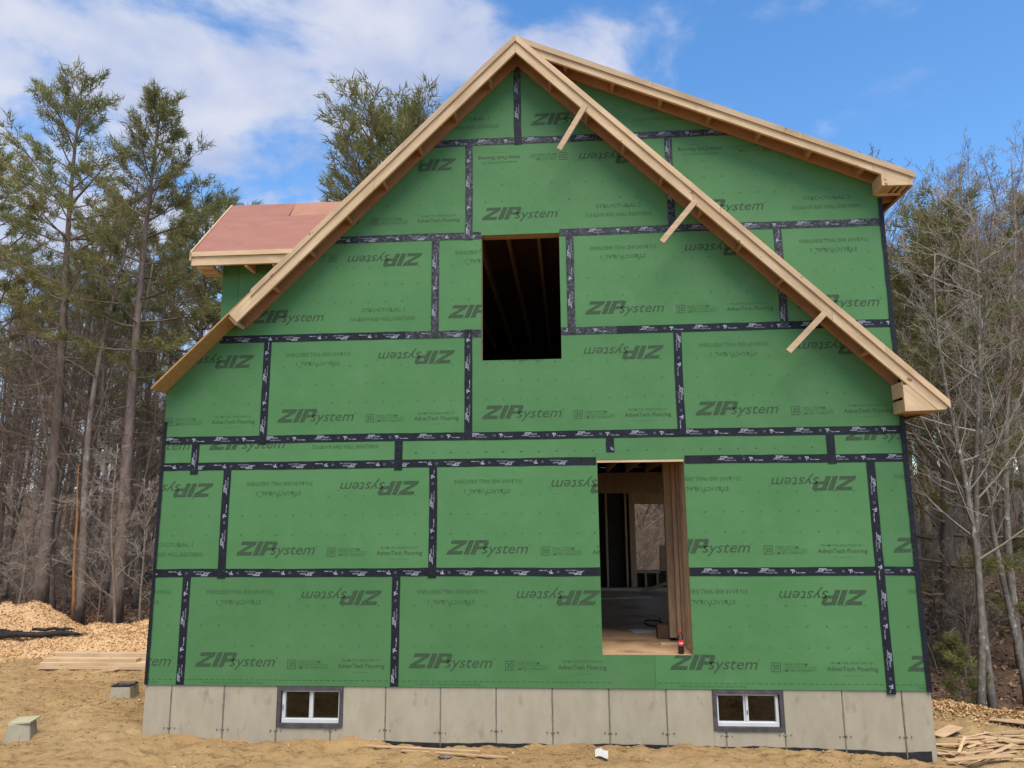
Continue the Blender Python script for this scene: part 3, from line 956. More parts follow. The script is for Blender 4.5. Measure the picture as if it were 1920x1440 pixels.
# black damp-proof coat along the foot
m = MB()
X = np.arange(2.3, HW + .001, .06)
topz = -.560 - .02 * np.abs(fbm(X, X * 0, 1.7, 3, 4)) - .012 * fbm(X, X * 0, 9, 2, 8) - .028 * sstep(6.8, 8.0, X)
for i in range(len(X) - 1):
    m.add([(X[i], .0075, -.95), (X[i + 1], .0075, -.95), (X[i + 1], .0075, topz[i + 1]), (X[i], .0075, topz[i])], [(0, 1, 2, 3)])
part(m, 'damp_proof_coat', 'dampproof', found)

# basement windows: dark flashing frame, white slider, two panes
def bwindow(b, mirror):
    x0, x1, z0, z1 = b
    fr = MB()
    t = .038
    fr.box(x0, x1, -.002, .10, z1 - .045, z1)
    fr.box(x0, x0 + t, -.002, .10, z0, z1 - .046); fr.box(x1 - t, x1, -.002, .10, z0, z1 - .046)
    fr.box(x0 + t + .001, x1 - t - .001, -.002, .10, z0 - .008, z0 + .035)
    w = part(fr, 'basement_window', 'flashing')
    ax, bx_, az, bz = x0 + .047, x1 - .047, z0 + .037, z1 - .048
    s = MB()
    s.box(ax, bx_, .022, .09, az, az + .045); s.box(ax, bx_, .030, .09, bz - .014, bz)
    s.box(ax, ax + .036 if not mirror else ax + .016, .026, .09, az + .046, bz - .015); s.box(bx_ - (.030 if mirror else .010), bx_, .026, .09, az + .046, bz - .015)
    part(s, 'window_frame', 'vinyl', w, bevel=.003)
    mid = (ax + bx_) / 2 + (.01 if not mirror else -.005)
    q = MB(); q.box(mid - .013, mid + .013, .034, .07, az + .047, bz - .016); q.box(mid - .034, mid - .014, .050, .085, az + .047, bz - .016)
    part(q, 'meeting_rail', 'vinyl', w, bevel=.002)
    part(MB().box(ax + .010, ax + .017, .020, .027, az + .13, az + .19) if not mirror else MB().box(mid - .004, mid + .004, .028, .035, az + .12, az + .16), 'latch', 'black_plastic', w)
    part(MB().box(ax + .03, mid - .02, .060, .064, az + .046, bz - .015), 'pane', 'glass', w)
    part(MB().box(mid + .014, bx_ - .012, .066, .070, az + .046, bz - .015), 'pane', 'glass', w)
bwindow(B1, False)
bwindow(B2, True)

# ------------------------------------------------------------------ main roof (12 in 12)
def zl(x, off):                                     # line parallel to the main slopes
    return RZ + off - abs(x - RX)
rd = MB()
rd.prism([(-.03, zl(-.03, -.026)), (-.03, zl(-.03, 0)), (RX, RZ), (RX, RZ - .026)], -.300, HD + .30)
roof = part(rd, 'main_roof', 'osb')
OV = -.30
FB = -.228
def board(poly, y0, y1, name='fascia_board', mat='board', parent=roof, **kw):
    if mat in ('board', 'board_weathered'):
        mat += '_shed' if parent is not roof else '_left' if poly[0][0] < RX else '_right'
    return part(MB().prism(poly, y0, y1), name, mat, parent, **kw)
# left rake: fascia in three lengths, from the foot of the ladder to the ridge
def seg(xa, xb, o0, o1, cuta=0.0):
    return [(xa + cuta, zl(xa + cuta, o0)), (xb, zl(xb, o0)), (xb, zl(xb, o1)), (xa, zl(xa, o1))]
LX = .855
board(seg(LX, 2.55, FB, -.028, cuta=.10), OV - .001, OV + .037)
board(seg(2.553, RX - .001, FB, -.028), OV, OV + .038)
board(seg(1.11, 2.9, -.082, .004), OV - .021, OV - .002, 'trim_strip', 'board_weathered')
board(seg(2.903, RX - .001, -.082, .004), OV - .021, OV - .002, 'trim_strip', 'board_weathered')
board(seg(LX, RX - .001, FB + .002, -.028, cuta=.10), -.040, -.006, 'ledger', 'soffit_wood')
x = LX + .07
kk = 0
while x < RX - .12:
    w = .038 * 1.414
    board([(x, zl(x, FB + .004)), (x + .027, zl(x + .027, FB + .004)), (x + .027 - .1, zl(x + .027 - .1, -.030) ), (x - .1, zl(x - .1, -.030))], OV + .039, -.041, 'lookout', 'soffit_wood' if kk else 'board')
    x += .43; kk += 1
# right rake, carried down over the wall to the eave return
def mseg(xa, xb, o0, o1):
    return [(xa, zl(xa, o0)), (xb, zl(xb, o0)), (xb, zl(xb, o1)), (xa, zl(xa, o1))]
board(mseg(RX + .001, 6.30, FB, -.028), OV, OV + .038)
board(mseg(6.303, 7.75, FB, -.028), OV - .001, OV + .037)
board([(7.753, zl(7.753, FB)), (8.763, 2.922), (8.851, 2.926), (8.884, 2.972), (8.884, zl(8.884, -.028)), (7.753, zl(7.753, -.028))], OV, OV + .038)
board(mseg(RX + .001, 6.6, -.082, .004), OV - .021, OV - .002, 'trim_strip', 'board')
board(mseg(6.603, 8.28, -.082, .004), OV - .021, OV - .002, 'trim_strip', 'board')
board(mseg(8.283, 8.892, -.082, .002), OV - .021, OV - .002, 'trim_strip', 'board')
board(mseg(RX + .001, 8.886, -.026, 0), OV + .001, -.002, 'rake_deck', 'osb')
board(mseg(RX + .001, 8.50, FB + .002, -.028), -.040, -.006, 'ledger', 'soffit_wood')
x = RX + .42
while x < 8.3:
    board([(x - .027, zl(x - .027, FB + .004)), (x, zl(x, FB + .004)), (x + .1, zl(x + .1, -.030)), (x + .073, zl(x + .073, -.030))], OV + .039, -.041, 'lookout', 'soffit_wood')
    x += .43
# eave return box at the foot of the right rake
board([(8.430, 2.912), (8.760, 2.920), (8.50, 3.183), (8.482, 3.200), (8.430, 3.200)], OV + .003, OV + .036, 'return_front', 'board')
part(MB().box(8.432, 8.452, OV + .038, -.004, 2.914, 3.045), 'return_side', 'board', roof)
part(MB().box(8.434, 8.452, OV + .038, -.004, 3.075, 3.240), 'return_side', 'board', roof)
part(MB().box(8.455, 8.85, OV + .040, -.004, 2.918, 2.934), 'return_soffit', 'board_weathered', roof)
ev = MB()
ev.prism([(8.545, zl(8.545, -.026)), (8.545, zl(8.545, 0)), (8.888, zl(8.888, 0)), (8.888, zl(8.888, -.026))], .002, HD + .3)
part(ev, 'eave_deck', 'osb', roof)
part(MB().box(8.848, 8.886, OV + .04, HD + .28, 2.935, 2.996), 'eave_fascia', 'soffit_wood', roof)
for k in range(12):
    y = .14 + k * .61
    part(MB().prism([(8.546, 2.90), (8.846, 2.94), (8.846, zl(8.846, -.03)), (8.546, zl(8.546, -.03))], y, y + .038), 'rafter_tail', 'soffit_wood', roof)
# scrap braces left nailed across the right rake
for (xa, za), (xb, zb) in (((5.098, 6.640), (4.771, 6.083)), ((6.318, 5.372), (5.916, 4.896)), ((7.659, 4.012), (7.232, 3.585))):
    a, b = Vector((xa, -.343, za)), Vector((xb, -.343, zb))
    d = (b - a) / 2
    n = Vector((-d.z, 0, d.x)).normalized()
    part(MB().obox((a + b) / 2, d, n * .032, Vector((0, .019, 0))), 'nailed_brace', 'board_weathered', roof, bevel=.002)

# ------------------------------------------------------------------ shed dormer on the right slope
def sl(x, off):
    return SZ + SM * (SX - x) + off
sd_ = MB()
sd_.prism([(RX, sl(RX, -.020)), (8.80, sl(8.80, -.020)), (8.80, sl(8.80, 0)), (RX, sl(RX, 0))], -.269, HD + .30)
shed = part(sd_, 'shed_dormer_roof', 'osb')
SO = -.27
def sseg(xa, xb, o0, o1):
    return [(xa, sl(xa, o0)), (xb, sl(xb, o0)), (xb, sl(xb, o1)), (xa, sl(xa, o1))]
SB = -.158
for xa, xb in ((4.33, 6.4), (6.403, 8.36)):
    board(sseg(xa, xb, SB, -.022), SO, SO + .038, parent=shed)
board([(8.363, sl(8.363, SB)), (8.440, sl(8.44, SB)), (8.440, 5.515), (8.735, 5.512), (8.735, sl(8.735, -.022)), (8.363, sl(8.363, -.022))], SO - .001, SO + .037, parent=shed)
board([(8.737, 5.511), (8.776, 5.511), (8.795, 5.640), (8.795, sl(8.795, -.022)), (8.737, sl(8.737, -.022))], SO, SO + .038, parent=shed)
for xa, xb in ((4.30, 5.9), (5.903, 7.6), (7.603, 8.81)):
    board(sseg(xa, xb, -.068, .004), SO - .021, SO - .002, 'trim_strip', 'board_weathered', shed)
board(sseg(4.7, 8.50, SB + .002, -.022), -.040, -.006, 'ledger', 'soffit_wood', shed)
x = 4.85
while x < 8.3:
    board(sseg(x, x + .04, SB + .004, -.024), SO + .039, -.041, 'lookout', 'soffit_wood', shed)
    x += .565
part(MB().box(8.442, 8.462, SO + .039, -.004, 5.508, 5.672), 'return_side', 'board', shed)
for k, (xa, xb) in enumerate(((8.465, 8.59), (8.622, 8.655), (8.69, 8.735))):
    part(MB().box(xa, xb, SO + .039, -.010, 5.514, 5.531), 'return_soffit', 'board_weathered', shed)
part(MB().box(8.465, 8.735, -.055, -.012, 5.496, 5.512), 'return_batten', 'board', shed)
part(MB().box(8.755, 8.794, SO + .04, HD + .28, 5.51, 5.64), 'eave_fascia', 'soffit_wood', shed)
for k in range(12):
    y = .20 + k * .61
    part(MB().prism([(8.546, 5.49), (8.753, 5.53), (8.753, sl(8.753, -.024)), (8.546, sl(8.546, -.024))], y, y + .038), 'rafter_tail', 'soffit_wood', shed)

# ------------------------------------------------------------------ small gabled dormer on the left slope
DY0, DZ0, DYR, DZR = -.30, 4.972, .66, 5.998
dm = (DZR - DZ0) / (DYR - DY0)
def mx_(z):                                         # where the main left slope reaches height z
    return z - (RZ - RX)
def slope_sheet(name, mat, y0, y1, xa, xb0, xb1, back_=False, lift=0.0, parent=None):
    """a sheet lying on the dormer's slope from depth y0 to y1; xb0/xb1 right ends at y0/y1"""
    f = (lambda y: 2 * DYR - y) if back_ else (lambda y: y)
    z = lambda y: DZ0 + dm * (y - DY0) + lift
    t_ = .026
    top = [(xa, f(y0), z(y0)), (xb0, f(y0), z(y0)), (xb1, f(y1), z(y1)), (xa, f(y1), z(y1))]
    bot = [(p[0], p[1], p[2] - t_) for p in top]
    m = MB()
    if back_:
        top = top[::-1]; bot = bot[::-1]
    m.hexa(bot, top)
    return part(m, name, mat, parent)
gd = slope_sheet('gabled_dormer_roof', 'red_deck', DY0, DYR, .355, 1.62, 2.66, True)
ys = .385
slope_sheet('roof_sheet', 'red_deck', DY0, ys - .003, .355, mx_(DZ0) + .02, mx_(DZ0 + dm * (ys - DY0)) + .02, parent=gd)
zs = DZ0 + dm * (ys - DY0)
slope_sheet('roof_sheet', 'red_deck', ys, DYR, .355, 1.270, 1.235, parent=gd)
slope_sheet('roof_sheet', 'tan_deck', ys, DYR, 1.274 - .035, mx_(zs) + .02, mx_(DZR) + .02, parent=gd)
xe = mx_(DZ0) - .02
part(MB().box(.345, xe + .02, DY0 - .022, DY0 - .002, 4.925, 4.980), 'eave_strip', 'board', gd)
part(MB().box(.350, xe - .05, DY0 - .001, DY0 + .036, 4.818, 4.921), 'eave_fascia', 'board', gd)
m = MB()                                            # thin pale rake board up the open end
zf = lambda y: DZ0 + dm * (y - DY0)
m.hexa([(.335, DY0 - .022, zf(DY0) - .10), (.354, DY0 - .022, zf(DY0) - .10), (.354, DYR, DZR - .10), (.335, DYR, DZR - .10)],
       [(.335, DY0 - .022, zf(DY0) + .012), (.354, DY0 - .022, zf(DY0) + .012), (.354, DYR, DZR + .012), (.335, DYR, DZR + .012)])
part(m, 'rake_board', 'board', gd)
for x in (.99, 1.33):                               # rafter tails under the eave
    part(MB().hexa([(x, -.26, 4.80), (x + .038, -.26, 4.80), (x + .038, -.004, 4.80), (x, -.004, 4.80)],
                   [(x, -.26, 4.97), (x + .038, -.26, 4.97), (x + .038, -.004, 5.22), (x, -.004, 5.22)]), 'rafter_tail', 'board', gd)
for y0, y1, z in ((-.255, -.19, 4.812), (-.15, -.075, 4.800), (-.04, -.004, 4.792)):
    part(MB().box(.40, .60, y0, y1, z - .02, z + .03), 'soffit_block', 'board', gd)
dw = MB()
dw.add([(.605, .0, 3.95), (.605, 2 * DYR, 3.95), (.605, 2 * DYR, 5.25), (.605, DYR, 5.93), (.605, .0, 5.25),
        (.655, .0, 3.95), (.655, 2 * DYR, 3.95), (.655, 2 * DYR, 5.25), (.655, DYR, 5.93), (.655, .0, 5.25)],
       [(4, 3, 2, 1, 0), (5, 6, 7, 8, 9), (0, 1, 6, 5), (1, 2, 7, 6), (2, 3, 8, 7), (3, 4, 9, 8)])
dw.v = [(p[0], max(p[1], .152), p[2]) for p in dw.v]
part(dw, 'dormer_face', 'green_sheathing', gd)

# ------------------------------------------------------------------ trees
def rv(rnd, s=1.0):
    return Vector((rnd.gauss(0, s), rnd.gauss(0, s), rnd.gauss(0, s)))
def np_mesh(name, V, F, mats, mi=None, smooth=False):
    me = bpy.data.meshes.new(name)
    V = np.asarray(V, np.float32); F = np.asarray(F, np.int32)
    k = F.shape[1]
    me.vertices.add(len(V)); me.vertices.foreach_set('co', V.ravel())
    me.loops.add(F.size); me.loops.foreach_set('vertex_index', F.ravel())
    me.polygons.add(len(F))
    me.polygons.foreach_set('loop_start', np.arange(0, F.size, k, dtype=np.int32))
    me.polygons.foreach_set('loop_total', np.full(len(F), k, np.int32))
    for m in ([mats] if isinstance(mats, str) else mats):
        me.materials.append(MATS[m])
    if mi is not None:
        me.polygons.foreach_set('material_index', np.asarray(mi, np.int32))
    if smooth:
        me.polygons.foreach_set('use_smooth', [True] * len(F))
    me.update(calc_edges=True)
    me.validate()
    return me
class Sticks:
    """many thin three-sided tapering sticks, gathered then made in one go"""
    def __init__(s): s.a, s.b, s.ra, s.rb = [], [], [], []
    def add(s, a, b, ra, rb):
        s.a.append(a[:]); s.b.append(b[:]); s.ra.append(ra); s.rb.append(rb)
    def arrays(s):
        A, B = np.array(s.a, float).reshape(-1, 3), np.array(s.b, float).reshape(-1, 3)
        ra, rb = np.array(s.ra)[:, None], np.array(s.rb)[:, None]
        D = B - A; D /= np.linalg.norm(D, axis=1, keepdims=True) + 1e-9
        ref = np.where(np.abs(D[:, 2:3]) < .8, np.array([[0, 0, 1.]]), np.array([[1., 0, 0]]))
        U = np.cross(D, ref); U /= np.linalg.norm(U, axis=1, keepdims=True) + 1e-9
        W = np.cross(D, U)
        vs = []
        for base, r_ in ((A, ra), (B, rb)):
            for k in range(3):
                an = 2 * math.pi * k / 3
                vs.append(base + (U * math.cos(an) + W * math.sin(an)) * r_)
        V = np.stack(vs, 1).reshape(-1, 3)
        o = np.arange(len(A))[:, None] * 6
        F = []
        for k in range(3):
            k2 = (k + 1) % 3
            F.append(np.concatenate([o + k, o + k2, o + 3 + k2], 1)); F.append(np.concatenate([o + k, o + 3 + k2, o + 3 + k], 1))
        return V, np.concatenate(F)
def tufts(C_, D_, nn, ln, wd, rs, spread=0.8):
    """bundles of needles as slim triangles around many twig tips"""
    C_ = np.repeat(np.asarray(C_, float), nn, 0); D_ = np.repeat(np.asarray(D_, float), nn, 0)
    n = len(C_)
    d = D_ * 0.75 + rs.normal(0, spread, (n, 3)) * .8
    d /= np.linalg.norm(d, axis=1, keepdims=True) + 1e-9
    l = ln * rs.uniform(.6, 1.25, (n, 1))
    sd_ = np.cross(d, rs.normal(0, 1, (n, 3))); sd_ /= np.linalg.norm(sd_, axis=1, keepdims=True) + 1e-9
    w = wd * rs.uniform(.7, 1.3, (n, 1))
    b = C_ + rs.normal(0, ln * .22, (n, 3))
    V = np.stack([b - sd_ * w * .5, b + sd_ * w * .5, b + d * l], 1).reshape(-1, 3)
    return V, np.arange(3 * n).reshape(-1, 3)
def trunk_path(rnd, H, wob):
    n = 14
    ph, ph2 = rnd.uniform(0, 6), rnd.uniform(0, 6)
    return [Vector((wob * math.sin(ph + 5 * t) * t ** .6 - wob * math.sin(ph) * 0, wob * math.sin(ph2 + 4 * t) * t ** .6, H * t)) for t in [i / n for i in range(n + 1)]]
def along(path, z, H):
    t = max(0, min(.9999, z / H)) * (len(path) - 1)
    i = int(t)
    return path[i].lerp(path[i + 1], t - i)
def pine_proto(seed, H=12.0, crown=.36, spread=2.1, r0=.17, needle='needles', dens=1.0, dead=40, pw=.75, up=62, lo=.45):
    rnd = random.Random(seed); rs = np.random.RandomState(seed)
    path = trunk_path(rnd, H, .12)
    tm = MB()
    rads = [r0 * (1.25 if i == 0 else 1) * (1 - .93 * (i / 14) ** .9) + .006 for i in range(15)]
    tm.tube(path, rads, 9)
    st = Sticks()
    tc_, td_ = [], []
    z = H * crown
    while z < H - .12:
        t = (z - H * crown) / (H * (1 - crown))
        prof = (min(1, lo + t * 2.2)) * (1 - t) ** pw + .10
        nb = rnd.choice((3, 4, 4, 5)) if t < .85 else 4
        az0 = rnd.uniform(0, 6.28)
        for k in range(nb):
            if rnd.random() < .16 * (1 - t): continue
            az = az0 + k * 6.283 / nb + rnd.uniform(-.5, .5)
            Lb = spread * prof * rnd.uniform(.45, 1.2)
            el = R(-6 + up * t ** 1.3 + rnd.uniform(-12, 12))
            p = along(path, z + rnd.uniform(-.08, .08), H)
            d = Vector((math.cos(az) * math.cos(el), math.sin(az) * math.cos(el), math.sin(el)))
            pts = [p.copy()]
            ns = 5
            for i in range(ns):
                d = (d + Vector((0, 0, .10)) + rv(rnd, .07)).normalized()
                pts.append(pts[-1] + d * (Lb / ns))
            rb = .010 + .011 * Lb
            for i in range(ns):
                st.add(pts[i], pts[i + 1], rb * (1 - i / ns * .85), rb * (1 - (i + 1) / ns * .85))
            nt_ = int((5 + 9 * Lb / 1.6) * dens)
            for j in range(nt_):
                u = .22 + .78 * (j + rnd.random()) / nt_
                i = min(ns - 1, int(u * ns)); q = pts[i].lerp(pts[i + 1], u * ns - i)
                bd = (pts[i + 1] - pts[i]).normalized()
                sd2 = bd.cross(Vector((0, 0, 1))).normalized() * rnd.choice((-1, 1))
                tdv = (bd * .75 + sd2 * rnd.uniform(.4, 1.0) + Vector((0, 0, rnd.uniform(-.1, .45)))).normalized()
                tl = (.16 + .30 * Lb * (1 - u * .72)) * rnd.uniform(.6, 1.2)
                q2 = q + tdv * tl
                st.add(q, q2, .006, .003)
                m_ = max(2, int(tl / .13))
                for w in range(m_):
                    f = 1 - .78 * w / m_ 
                    tc_.append((q + tdv * tl * f)[:]); td_.append(tdv[:])
            tc_.append(pts[-1][:]); td_.append(d[:])
        z += (.58 - .30 * t) * rnd.uniform(.75, 1.25) * (H / 12) ** .5
    tc_.append((0, 0, H)); td_.append((0, 0, 1))
    for k in range(dead):                            # dead lower branches
        z = H * rnd.uniform(.10, crown + .08)
        az = rnd.uniform(0, 6.28); Lb = rnd.uniform(.4, 1.5)
        p = along(path, z, H); d = Vector((math.cos(az), math.sin(az), rnd.uniform(-.35, .25))).normalized()
        for i in range(3):
            q = p + d * (Lb / 3); st.add(p, q, .010 - .003 * i, .008 - .003 * i)
            for w in range(2):
                e = (d + rv(rnd, .6)).normalized(); st.add(q, q + e * Lb * rnd.uniform(.1, .3), .004, .002)
            p = q; d = (d + rv(rnd, .16)).normalized()
    sv, sf = st.arrays()
    nv, nf = tufts(tc_, td_, 13, .185, .022, rs, .62)
    V = np.concatenate([sv, nv]); F = np.concatenate([sf, nf + len(sv)])
    mi = np.concatenate([np.zeros(len(sf)), np.ones(len(nf))])
    return tm.mesh('trunk', 'bark_pine', True), np_mesh('crown', V, F, ['twigs', needle], mi), H
def hardwood_proto(seed, H=11.0, r0=.10, fork=.45, bark='bark_grey', twig='twigs', first=.22, nmain=20, fine=1.0, wob=.25):
    rnd = random.Random(seed)
    path = trunk_path(rnd, H, wob)
    tm = MB()
    rads = [r0 * (1.3 if i == 0 else 1) * (1 - .90 * i / 14) + .006 for i in range(15)]
    tm.tube(path, rads, 8)
    st = Sticks()
    def grow(p, d, Ln, r_, lev):
        ns = 4 if lev < 2 else 2
        pts = [p]; 
        for i in range(ns):
            d = (d + rv(rnd, .13) + Vector((0, 0, .07))).normalized()
            q = pts[-1] + d * (Ln / ns)
            st.add(pts[-1], q, max(.0035, r_ * (1 - .8 * i / ns)), max(.0028, r_ * (1 - .8 * (i + 1) / ns)))
            pts.append(q)
        if lev >= 3: return
        kids = int({0: 7, 1: 5, 2: 3}[lev] * fine + rnd.random())
        for k in range(kids):
            u = .22 + .78 * (k + rnd.random()) / max(1, kids)
            i = min(ns - 1, int(u * ns)); q = pts[i].lerp(pts[i + 1], min(1, u * ns - i))
            e = (d * .9 + rv(rnd, .55)).normalized()
            grow(q, e, Ln * rnd.uniform(.30, .55) * (1.15 - .4 * u), r_ * .5 * (1.1 - .5 * u), lev + 1)
    for k in range(nmain):
        u = first + (1 - first) * ((k + rnd.random()) / nmain) ** .85
        z = H * u * .97
        az = rnd.uniform(0, 6.28)
        el = R(rnd.uniform(25, 62))
        p = along(path, z, H)
        Lb = H * (.30 * (1 - u) ** .6 + .07) * rnd.uniform(.6, 1.2)
        rr = max(.008, r0 * (1 - .9 * u) * rnd.uniform(.35, .6))
        grow(p, Vector((math.cos(az) * math.cos(el), math.sin(az) * math.cos(el), math.sin(el))), Lb, rr, 0)
    V, F = st.arrays()
    return tm.mesh('trunk', bark, True), np_mesh('crown', V, F, twig), H
PINE = [pine_proto(1, 13, .47, 3.0, .14, dens=.80, pw=.62, up=55, dead=70), pine_proto(2, 13, .45, 2.5, .14, dens=.82, pw=.68, dead=70), pine_proto(3, 11, .20, 3.0, .17, dens=1.0, pw=.55, up=50, lo=.7), pine_proto(4, 13, .45, 2.2, .15, needle='needles_deep', dens=.8), pine_proto(5, 9, .15, 3.3, .16, dens=.9, pw=.42, up=58, lo=.8), pine_proto(6, 10, .42, 2.9, .15, dens=.85, pw=.48, up=52, lo=.7, dead=60)]
HARD = [hardwood_proto(11, 11, .085), hardwood_proto(12, 11, .075, first=.30, nmain=18), hardwood_proto(13, 10, .060, first=.15, nmain=22),
        hardwood_proto(14, 11, .095, bark='bark_mottled', twig='twigs_pale', first=.30, wob=.35), hardwood_proto(15, 9, .05, first=.2, nmain=18, bark='bark_mottled', wob=.4),
        hardwood_proto(16, 4.2, .028, first=.18, nmain=16, twig='twigs_pale', fine=.9, wob=.25)]
SAPL = [pine_proto(21, 2.6, .10, .75, .022, needle='needles', dens=.5, dead=0)]
def tree(name, proto, base, top, label, cat='tree', group=None, spin=0.0, fat=1.0):
    """stand a tree with its foot at base and its tip at top"""
    b, t_ = Vector(base), Vector(top)
    v = t_ - b
    s = v.length / proto[2]
    e = empty(name, b)
    e.rotation_mode = 'QUATERNION'
    e.rotation_quaternion = Vector((0, 0, 1)).rotation_difference(v.normalized()) @ Quaternion((0, 0, 1), spin)
    tag(e, label, cat, group)
    tr = put('trunk', proto[0], e); tr.scale = (s * fat, s * fat, s)
    cr = put('crown', proto[1], e); cr.scale = (s, s, s)
    return e
def ptree(name, proto, bpx, d, tpx, label, group=None, spin=0.0, fat=1.0, sink=.1, d2=None):
    """foot seen at photo column bpx[0] at depth d, tip seen at tpx"""
    b = at(bpx[0], bpx[1], d)
    t_ = at(tpx[0], tpx[1], d if d2 is None else d2)
    b.z = gz(b.x, b.y) - sink
    return tree(name, proto, b, t_, label, 'tree', group, spin, fat)

# -- tall pines that stand clear enough to be told apart
ptree('pine_tree', PINE[0], (70, 1165), 9.5, (158, 168), 'tallest white pine at far left, its sparse top against the clouds', spin=.4, fat=1.15)
ptree('pine_tree', PINE[1], (212, 1190), 8.2, (302, 190), 'white pine with a narrow pointed top, between the tallest pine and the red dormer roof', spin=2.0, fat=1.15)
ptree('pine_tree', PINE[5], (330, 1180), 12.5, (392, 405), 'bushy dark pine rising just behind the left end of the red dormer roof', spin=1.0)
ptree('pine_tree', PINE[4], (700, 1050), 13.0, (762, 238), 'lone pine crown showing above the left rake near the middle of the roof', spin=3.1, fat=1.1)
ptree('pine_tree', PINE[0], (-35, 1160), 12.0, (-25, 300), 'pine cut by the left edge of the picture', spin=4.0)
ptree('pine_tree', PINE[4], (1775, 1200), 6.2, (1768, 430), 'olive pine beside the right eave corner of the shed dormer', spin=.3)
ptree('pine_tree', PINE[1], (1905, 1200), 17.0, (1915, 372), 'pine cut by the right edge of the picture', spin=5.0)
ptree('pine_tree', PINE[0], (120, 1165), 17.5, (222, 395), 'shaded pine deeper in the wood between the two tallest pines', spin=2.4)
ptree('pine_tree', PINE[3], (395, 1100), 17.0, (452, 400), 'far pine whose tip just clears the red dormer roof', spin=1.7)
# -- near hardwoods, left
ptree('hardwood_tree', HARD[1], (147, 1178), 8.6, (232, 330), 'straight slim grey trunk, nearest bare tree left of the house', spin=.5, fat=1.25)
ptree('hardwood_tree', HARD[0], (98, 1170), 10.5, (60, 560), 'forked bare tree leaning left beside the tallest pine', spin=2.5)
ptree('sapling', HARD[5], (213, 1190), 6.6, (214, 830), 'pale twiggy sapling in front of the trunks beside the house corner', spin=1.2)
ptree('sapling', HARD[5], (36, 1160), 6.9, (28, 905), 'thin pale sapling at the far left above the chip pile', spin=3.2)
ptree('sapling', HARD[5], (262, 1195), 7.8, (275, 900), 'low brushy sapling against the left corner of the house', spin=4.4)
# -- near hardwoods, right
ptree('hardwood_tree', HARD[3], (1832, 1320), 3.2, (1780, 470), 'crooked mottled tree nearest the right corner of the house', spin=.2, fat=.85)
ptree('hardwood_tree', HARD[3], (1862, 1325), 3.6, (1800, 380), 'straight grey tree just right of the crooked one by the chip berm', spin=2.6, fat=.8)
ptree('hardwood_tree', HARD[4], (1925, 1290), 4.2, (1822, 420), 'spotted tree leaning in from the right edge of the picture', spin=1.1, fat=1.1)
ptree('hardwood_tree', HARD[3], (1915, 1240), 5.4, (1865, 300), 'pale speckled tree against the right edge, upright', spin=4.0, fat=.85)
ptree('hardwood_tree', HARD[1], (1790, 1250), 7.0, (1725, 420), 'dark slim trunk close behind the right wall', spin=1.9, fat=1.3)
ptree('sapling', SAPL[0], (1800, 1310), 3.6, (1795, 1190), 'small green conifer by the right corner of the foundation', spin=.3)
ptree('sapling', SAPL[0], (1885, 1280), 6.6, (1880, 1180), 'small dark conifer behind the spotted trees', spin=1.3)
ptree('sapling', SAPL[0], (1768, 1260), 6.0, (1770, 1190), 'small conifer half hidden by the right wall', spin=2.3)
# -- the bare thicket on each side, trunk after trunk
TR = random.Random(5)
def thicket(n, pxr, dr, topr, label, group, protos, sink=.1):
    for k in range(n):
        d = dr[0] + (dr[1] - dr[0]) * ((k + TR.random()) / n)
        px = TR.uniform(*pxr)
        b = at(px, 1150, d); b.z = gz(b.x, b.y) - sink
        tpx = px + (900 - px) * .10 + TR.uniform(-25, 25)
        t_ = at(tpx, TR.uniform(*topr), d)
        nm = 'pine_tree' if protos is PINE_T else 'hardwood_tree'
        tree(nm, TR.choice(protos), b, t_, label, 'tree', group, TR.uniform(0, 6.28), TR.uniform(.85, 1.6))
PINE_T = [PINE[3], PINE[1]]
for px, d, tp, lab in ((1712, 9.5, (1690, 520), 'thick dark trunk right against the right wall of the house'), (1752, 11.0, (1722, 470), 'thick dark trunk between the right wall and the crooked tree'),
                       (1805, 12.5, (1772, 540), 'dark trunk straight behind the crooked mottled tree'), (1898, 11.5, (1860, 500), 'dark trunk behind the spotted trees at the right edge')):
    ptree('pine_tree', PINE[3], (px, 1180), d, tp, lab, spin=px * .7, fat=1.5)
HARD_T = HARD[:3]
thicket(30, (-60, 300), (9.5, 24), (430, 760), 'bare brown hardwood in the thicket left of the house', 'bare trees left of the house', HARD_T)
thicket(4, (-60, 420), (16, 28), (420, 640), 'shaded pine deep in the wood left of the house', 'shaded pines left of the house', PINE_T)
thicket(25, (1690, 2000), (8.5, 24), (280, 560), 'bare grey hardwood in the thicket right of the house', 'bare trees right of the house', HARD_T + [HARD[3]])
thicket(7, (1680, 1990), (16, 28), (430, 620), 'shaded pine deep in the wood right of the house', 'shaded pines right of the house', PINE_T)
for px, d, tp, pr2, sp in ((1196, 12.0, 700, 3, .3), (1232, 13.5, 760, 4, 1.2), (1212, 16.0, 640, 3, 2.2), (1245, 18.0, 700, 0, 3.3), (1185, 19.0, 700, 1, 4.1)):
    b = at(px, 1100, d); b.z = gz(b.x, b.y) - .1
    tree('hardwood_tree', HARD[pr2], b, at(px + 20 * math.sin(sp), tp, d), 'pale bare tree seen through the back window of the house', 'tree', 'bare trees behind the house', sp, .55)
for k in range(7):
    b = at(1180 + 11 * k, 1100, 11.5 + 1.1 * k); b.z = gz(b.x, b.y) - .05
    tree('sapling', HARD[5], b, b + Vector((.3 * math.sin(3 * k), 0, 2.6 + .5 * math.cos(k))), 'pale brush seen through the back window of the house', 'sapling', 'brush behind the house', 1.7 * k)
